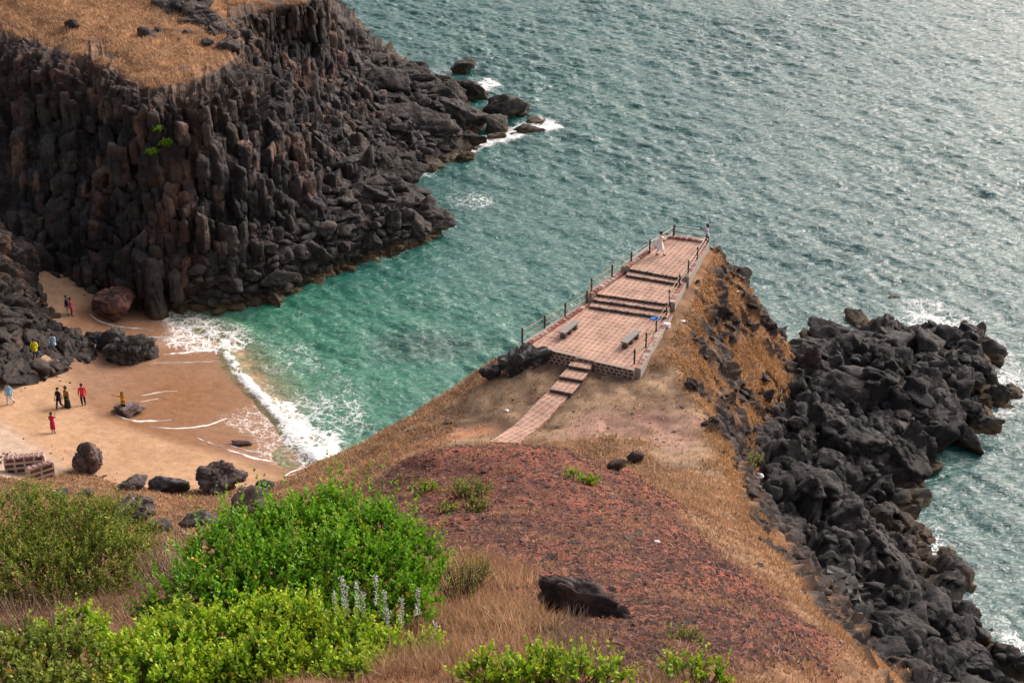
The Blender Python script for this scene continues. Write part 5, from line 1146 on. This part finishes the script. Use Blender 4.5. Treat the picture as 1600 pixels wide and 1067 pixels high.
for k, (px, py, r_, n, pal, lab, wd) in enumerate([(735, 775, 30, 90, olive, 'dark green creeping plant on the left of the red hill', .5), (745, 798, 18, 50, olive, 'small green creeper just below the dark green one', .5), (668, 768, 16, 40, lime, 'small bright green weed right of the large bush top', .5),
    (918, 757, 15, 45, lime, 'bright yellow green creeper in the middle of the red hill', .5), (898, 746, 12, 25, lime, 'pale yellow green creeper up left of the brighter one', .5), (700, 800, 12, 30, olive, 'small green weed below left of the creepers', .5),
    (1168, 726, 20, 90, [(.10, .14, .04), (.2, .28, .08), (.35, .42, .14), (.5, .5, .2)], 'pale green bushy plant at the foot of the right cliff', .4), (1070, 1000, 20, 30, olive, 'yellowish weed in the lower right of the red hill', .4)]):
    x, y, z = hit(px, py); D = math.dist((x, y, z), (0, 0, CZ)); R_ = r_ * D / FPX
    shrub(lab, [(np.array([x + dx * R_, y, z + .1 * R_]), R_ * .6, 1) for dx in (-.6, 0, .6)], n, pal, 60 + k, .06 + .0006 * D, .18 + R_ * .3, 9, wd, 'small plant', name='weed')
for k, (px, py, r_, lab) in enumerate([(238, 241, 9, 'bright green plant clinging to the dark cliff, lower of the pair'), (262, 225, 9, 'bright green plant on the dark cliff, upper right of the pair'), (250, 208, 5, 'tiny green plant above the pair on the dark cliff')]):
    q = np.array(on_headland(px, py, 5, 16)); R_ = r_ * .047
    shrub(lab, [(q + np.array([dx * R_, -.3, .1]), R_ * .7, 1) for dx in (-.4, .4)], 60, green, 80 + k, .14, .3, 8, .6, 'small plant', name='cliff_plant')
# pale flower stalks
M_petal = plain('petal', (.62, .52, .62), .7, .3, .15, 20, 0); gp = [(.30, .42, .26)]
for k, (px, py) in enumerate([(491, 922), (534, 905), (523, 930), (541, 922), (556, 908), (566, 924), (587, 900), (601, 926), (628, 934), (654, 922), (507, 952), (606, 954), (680, 972)]):
    r = np.random.RandomState(400 + k); D = d2 + .9; top, _, _ = lobe(px, py, 1, D); h = .95 + .25 * r.rand(); base = top - np.array([r.uniform(-.08, .08), 0, h])
    where = ['farthest left', 'tallest of the left cluster', 'just below the tallest left one', 'right beside the tallest left one', 'in the middle of the left cluster', 'right end of the left cluster', 'tallest of all, upright', 'just right of the tallest', 'between the middle and right clusters', 'right cluster, thick with pale leaves', 'short, low on the left', 'short, low in the middle', 'alone on the right in the dry grass'][k]
    o = empty('flower_stalk', tuple(base), 'pale woolly stalk with whitish lilac flowers, ' + where, 'flower', 'pale flower stalks'); L_ = top - base
    mb = MB(); mb.tube([(0, 0, 0), tuple(L_ * .5 + [.02, 0, 0]), tuple(L_)], [.012, .009, .005], 6); mb.build('stem', M_twigp, o, True)
    n = 44; t = np.repeat(np.linspace(.45, .97, n // 4), 4); pos = L_ * t[:, None] + r.normal(size=(n, 3)) * .008; an = np.tile([0, 1.57, 3.14, 4.71], n // 4) + t * 9
    ld = np.stack([np.cos(an), np.sin(an), np.full(n, .35)], 1); mb = MB(); leaves(mb, pos, ld, .062 * (1.25 - t) * 1.3 + .015, np.array([[.46, .54, .42]]) * r.uniform(.8, 1.4, (n, 1)), r, .4); mb.build('leaves', M_leaf, o)
    mb = MB(); v, f = ICO[2]
    for j in range(16):
        tt_ = r.uniform(.86, 1.03); q = L_ * tt_ + r.normal(size=3) * .028; mb.add(v * r.uniform(.010, .018) + q, f)
    mb.build('blossom', M_petal, o, True)
# dead branches
for k, (px, py, lab) in enumerate([(235, 955, 'bare dead branches in front of the brown dry shrub'), (850, 1060, 'thin bare twig along the bottom edge, right of centre')]):
    b0 = np.array(lobe(px, py, 1, d2 + (2.6 if k == 0 else 0.3))[0]); r_ = random.Random(90 + k); mb = MB()
    def br_(p, d, L_, th, lv):
        e = p + d * L_; m_ = (p + e) / 2 + Vector((r_.uniform(-.06, .06), 0, r_.uniform(-.03, .06))) * L_; mb.tube([p, m_, e], [th, th * .8, th * .55], 5, cap=False)
        if lv:
            for j in range(3): br_(p.lerp(e, r_.uniform(.4, 1)), (d + Vector((r_.uniform(-.8, .8), r_.uniform(-.5, .5), r_.uniform(-.3, .8)))).normalized(), L_ * r_.uniform(.45, .8), th * .6, lv - 1)
    for j in range(3): br_(Vector((0, 0, -.1)), Vector((r_.uniform(-.2, 1), r_.uniform(-.3, .3), r_.uniform(.1, .6))).normalized(), .75, .014, 3)
    o = mb.build('dead_branch', M_twigp, None, True); o.location = tuple(b0); tag(o, lab, 'branch')
# ------------------------------------------------------------ dry grass and gravel
M_grass, nt, b = new_mat('dry_grass', .8, .2); c = attr(nt).outputs['Color']; nt.links.new(c, b.inputs['Base Color'])
tr = nd(nt, 'BsdfTranslucent'); nt.links.new(c, tr.inputs[0]); ms = nd(nt, 'MixShader'); ms.inputs[0].default_value = .4
nt.links.new(b.outputs[0], ms.inputs[1]); nt.links.new(tr.outputs[0], ms.inputs[2]); nt.links.new(ms.outputs[0], nt.nodes['Material Output'].inputs[0])
def grass(name, pos, h, seed, pal, lean=.5, wfac=1.0):
    r = np.random.RandomState(seed); n = len(pos); a = r.rand(n) * 6.283; side = np.stack([np.cos(a), np.sin(a), a * 0], 1)
    D = np.linalg.norm(pos - np.array([0, 0, CZ]), axis=1); w_ = (.00032 * D * wfac * r.uniform(.5, 1.3, n))[:, None]; H = (h * r.uniform(.45, 1.25, n))
    ln = r.normal(size=(n, 3)) * lean; ln[:, 2] = 1; ln += np.array([-.12, -.1, 0]); ln /= np.linalg.norm(ln, axis=1, keepdims=True); tip = pos + ln * H[:, None]; tip[:, 2] -= .12 * H * r.rand(n)
    mid = pos + ln * (H * .5)[:, None] + np.array([0, 0, .05]) * H[:, None]
    V = np.stack([pos - side * w_, pos + side * w_, mid + side * w_ * .7, mid - side * w_ * .7, tip], 1).reshape(-1, 3); i = np.arange(n)[:, None] * 5
    pal = np.array(pal); k = r.randint(0, len(pal), n); col = pal[k] * r.uniform(.65, 1.3, (n, 1)) * (1 + .25 * fbm(pos / 1.5, 3, seed))[:, None]
    return mesh_obj(name, V, [i + np.array([[0, 1, 2, 3]]), i + np.array([[3, 2, 4]])], M_grass, None, np.repeat(col, 5, 0), False, 'stuff')
straw = [(.50, .32, .18), (.42, .26, .14), (.34, .20, .11), (.56, .38, .23), (.38, .20, .11)]; russet = [(.44, .26, .14), (.38, .20, .11), (.30, .16, .09), (.52, .34, .20), (.27, .16, .10)]
flatm = inpoly([(700, 690, 10), (740, 600, 9.5), (850, 575, 10.3), (1000, 582, 10.7), (1050, 570, 10.9), (1110, 660, 10.5), (1120, 715, 11.5), (1060, 740, 12), (1000, 700, 10.3), (780, 695, 10)], GX, GY, .5)
terr_m = np.clip(blur(rs(inpoly([(810, 545, 11.2), (993, 590, 10.9), (1055, 500, 11.5), (1115, 380, 12), (1045, 362, 12), (900, 470, 11.2)], GX, GY)), (2, 2), 1).ravel() * 3, 0, 1)
clump = sstep(-.5, .5, fbm(pts2 / .9, 3, 301))
gw = (1 - m_sand) * (1 - m_shelf) * (1 - np.clip(rockf * 1.3, 0, 1)) * (1 - .93 * m_red) * (1 - .85 * flatm) * (zz > .8) * (1 - terr_m) * (.45 + .55 * clump)
ledge = inpoly([(500, 768, 7.6), (560, 752, 8.2), (618, 736, 9.), (614, 750, 9), (560, 770, 8.6), (500, 786, 7.8)], GX, GY, .1); gw *= 1 - ledge
def scat(wt, n, seed):
    r = np.random.RandomState(seed); cs = np.cumsum(wt); k = np.searchsorted(cs, r.rand(n) * cs[-1]); k = np.minimum(k, len(wt) - 1)
    x = xx[k] + r.uniform(-.5, .5, n) * HR; y = yy[k] + r.uniform(-.5, .5, n) * HR
    return np.stack([x, y, smp(GZ2, x, y, gx[0], gy[0], HR) - .01], 1)
Dd = np.sqrt(xx ** 2 + yy ** 2 + (CZ - zz) ** 2); vis = (np.abs(xx) < yy * .36 + 4)
near = sstep(62, 56, yy)
grass('hillside_grass', scat(gw * vis * (yy > 56) / Dd, 150000, 1), .26, 2, straw, .55)
grass('slope_grass', scat(gw * vis * near / Dd ** 2, 210000, 3), .24, 4, russet, .6, 1.0)
tallm = inpoly([(640, 900, 31), (720, 870, 30), (800, 900, 31.5), (850, 960, 34), (860, 1080, 40), (600, 1080, 40), (560, 960, 34)], GX, GY, .5)
grass('tall_dry_grass', scat(tallm * (.2 + clump), 13000, 5), .6, 6, straw + russet, .4, .8)
und = inpoly([(-100, 900, 26), (300, 880, 27), (700, 900, 31), (900, 1000, 36), (1150, 1090, 41), (-150, 1090, 36)], GX, GY, .5)
grass('brown_undergrowth', scat(und * (.15 + clump) / Dd, 26000, 25), .42, 26, [(.24, .15, .09), (.34, .22, .13), (.16, .11, .06), (.42, .29, .18), (.14, .14, .05)], .55, .8)
grass('red_hill_stubble', scat(m_red * vis * sstep(.2, .9, fbm(pts2 / 1.1, 3, 311)) / Dd, 14000, 7), .14, 8, straw, .7)
# headland grass
sh = HD.shape[:2]; tf = (HFACE < .35).ravel(); pc = HR_.reshape(-1, 3); idx = np.where(tf & (pc[:, 1] < 175) & (np.abs(pc[:, 0]) < pc[:, 1] * .36))[0]; r = np.random.RandomState(9); nn_ = HR_.reshape(*sh, 3)
A_ = np.linalg.norm(np.cross(np.gradient(nn_, axis=0), np.gradient(nn_, axis=1)), axis=2).ravel()[idx]; cs = np.cumsum(A_); k = idx[np.minimum(np.searchsorted(cs, r.rand(90000) * cs[-1]), len(idx) - 1)]
grass('headland_grass', pc[k] + r.uniform(-.2, .2, (90000, 3)) * [1, 1, 0], .34, 10, straw, .6, .7)
grass('flank_grass', scat(np.clip(flank + blur(rs(flank), (6, 6), 1).ravel() * .5, 0, 1) * (1 - .8 * rockf) * (1 - m_shelf) * (1 - terr_m) * (.3 + clump) * (zz > 2.5) / Dd, 60000, 19), .26, 20, [(.50, .28, .12), (.42, .22, .09), (.56, .36, .18), (.30, .16, .08)], .6, .8)
M_peb = rock_mat('pebble')
def pebbles(name, pos, s0, seed, pal, kind='stuff'):
    r = np.random.RandomState(seed); n = len(pos); v0 = np.array([[x, y, z] for x in (-1, 1) for y in (-1, 1) for z in (-1, 1)]) * .5; f0 = np.array([[0, 1, 3, 2], [4, 6, 7, 5], [0, 4, 5, 1], [2, 3, 7, 6], [0, 2, 6, 4], [1, 5, 7, 3]])
    s = (s0 * np.exp(r.normal(size=n) * .5))[:, None, None]; V = (v0[None] + r.uniform(-.28, .28, (n, 8, 3))) * s * np.array([1.2, 1, .75]); a = r.rand(n) * 6.28
    Rm = np.zeros((n, 3, 3)); Rm[:, 0, 0] = np.cos(a); Rm[:, 0, 1] = -np.sin(a); Rm[:, 1, 0] = np.sin(a); Rm[:, 1, 1] = np.cos(a); Rm[:, 2, 2] = 1
    V = np.einsum('nij,nkj->nki', Rm, V) + pos[:, None]; F = (np.arange(n)[:, None, None] * 8 + f0[None]).reshape(-1, 4); pal = np.array(pal); col = pal[r.randint(0, len(pal), n)] * r.uniform(.7, 1.3, (n, 1))
    return mesh_obj(name, V.reshape(-1, 3), F, M_peb, None, np.repeat(col, 8, 0), False, kind)
pebbles('gravel', scat(m_red * vis / Dd, 80000, 11), .034, 12, [(.13, .045, .032), (.20, .07, .045), (.09, .036, .028), (.26, .13, .09), (.065, .03, .026)])
pebbles('loose_stones', scat((1 - m_sand) * (1 - m_shelf) * vis * (zz > 3) * (1 - terr_m), 1500, 13), .08, 14, [(.10, .06, .05), (.06, .04, .038), (.16, .10, .08)])
peb_ = inpoly([(1305, 900, 3.5), (1340, 905, 3.5), (1350, 930, 3.5), (1320, 955, 3.5), (1295, 940, 3.5)], GX, GY, .3)
if peb_.sum() > 0: pebbles('shelf_cobbles', scat(peb_, 500, 15) + np.array([0, 0, .1]), .28, 16, [(.12, .11, .10), (.18, .16, .15), (.07, .065, .06)])
# footprints and drift scraps on the dry sand
pebbles('beach_debris', scat(m_sand * (1 - m_wet) * (zz > 1.2) * sstep(0, .8, n_big + .3), 900, 17), .07, 18, [(.16, .09, .06), (.25, .15, .1), (.1, .06, .05)])
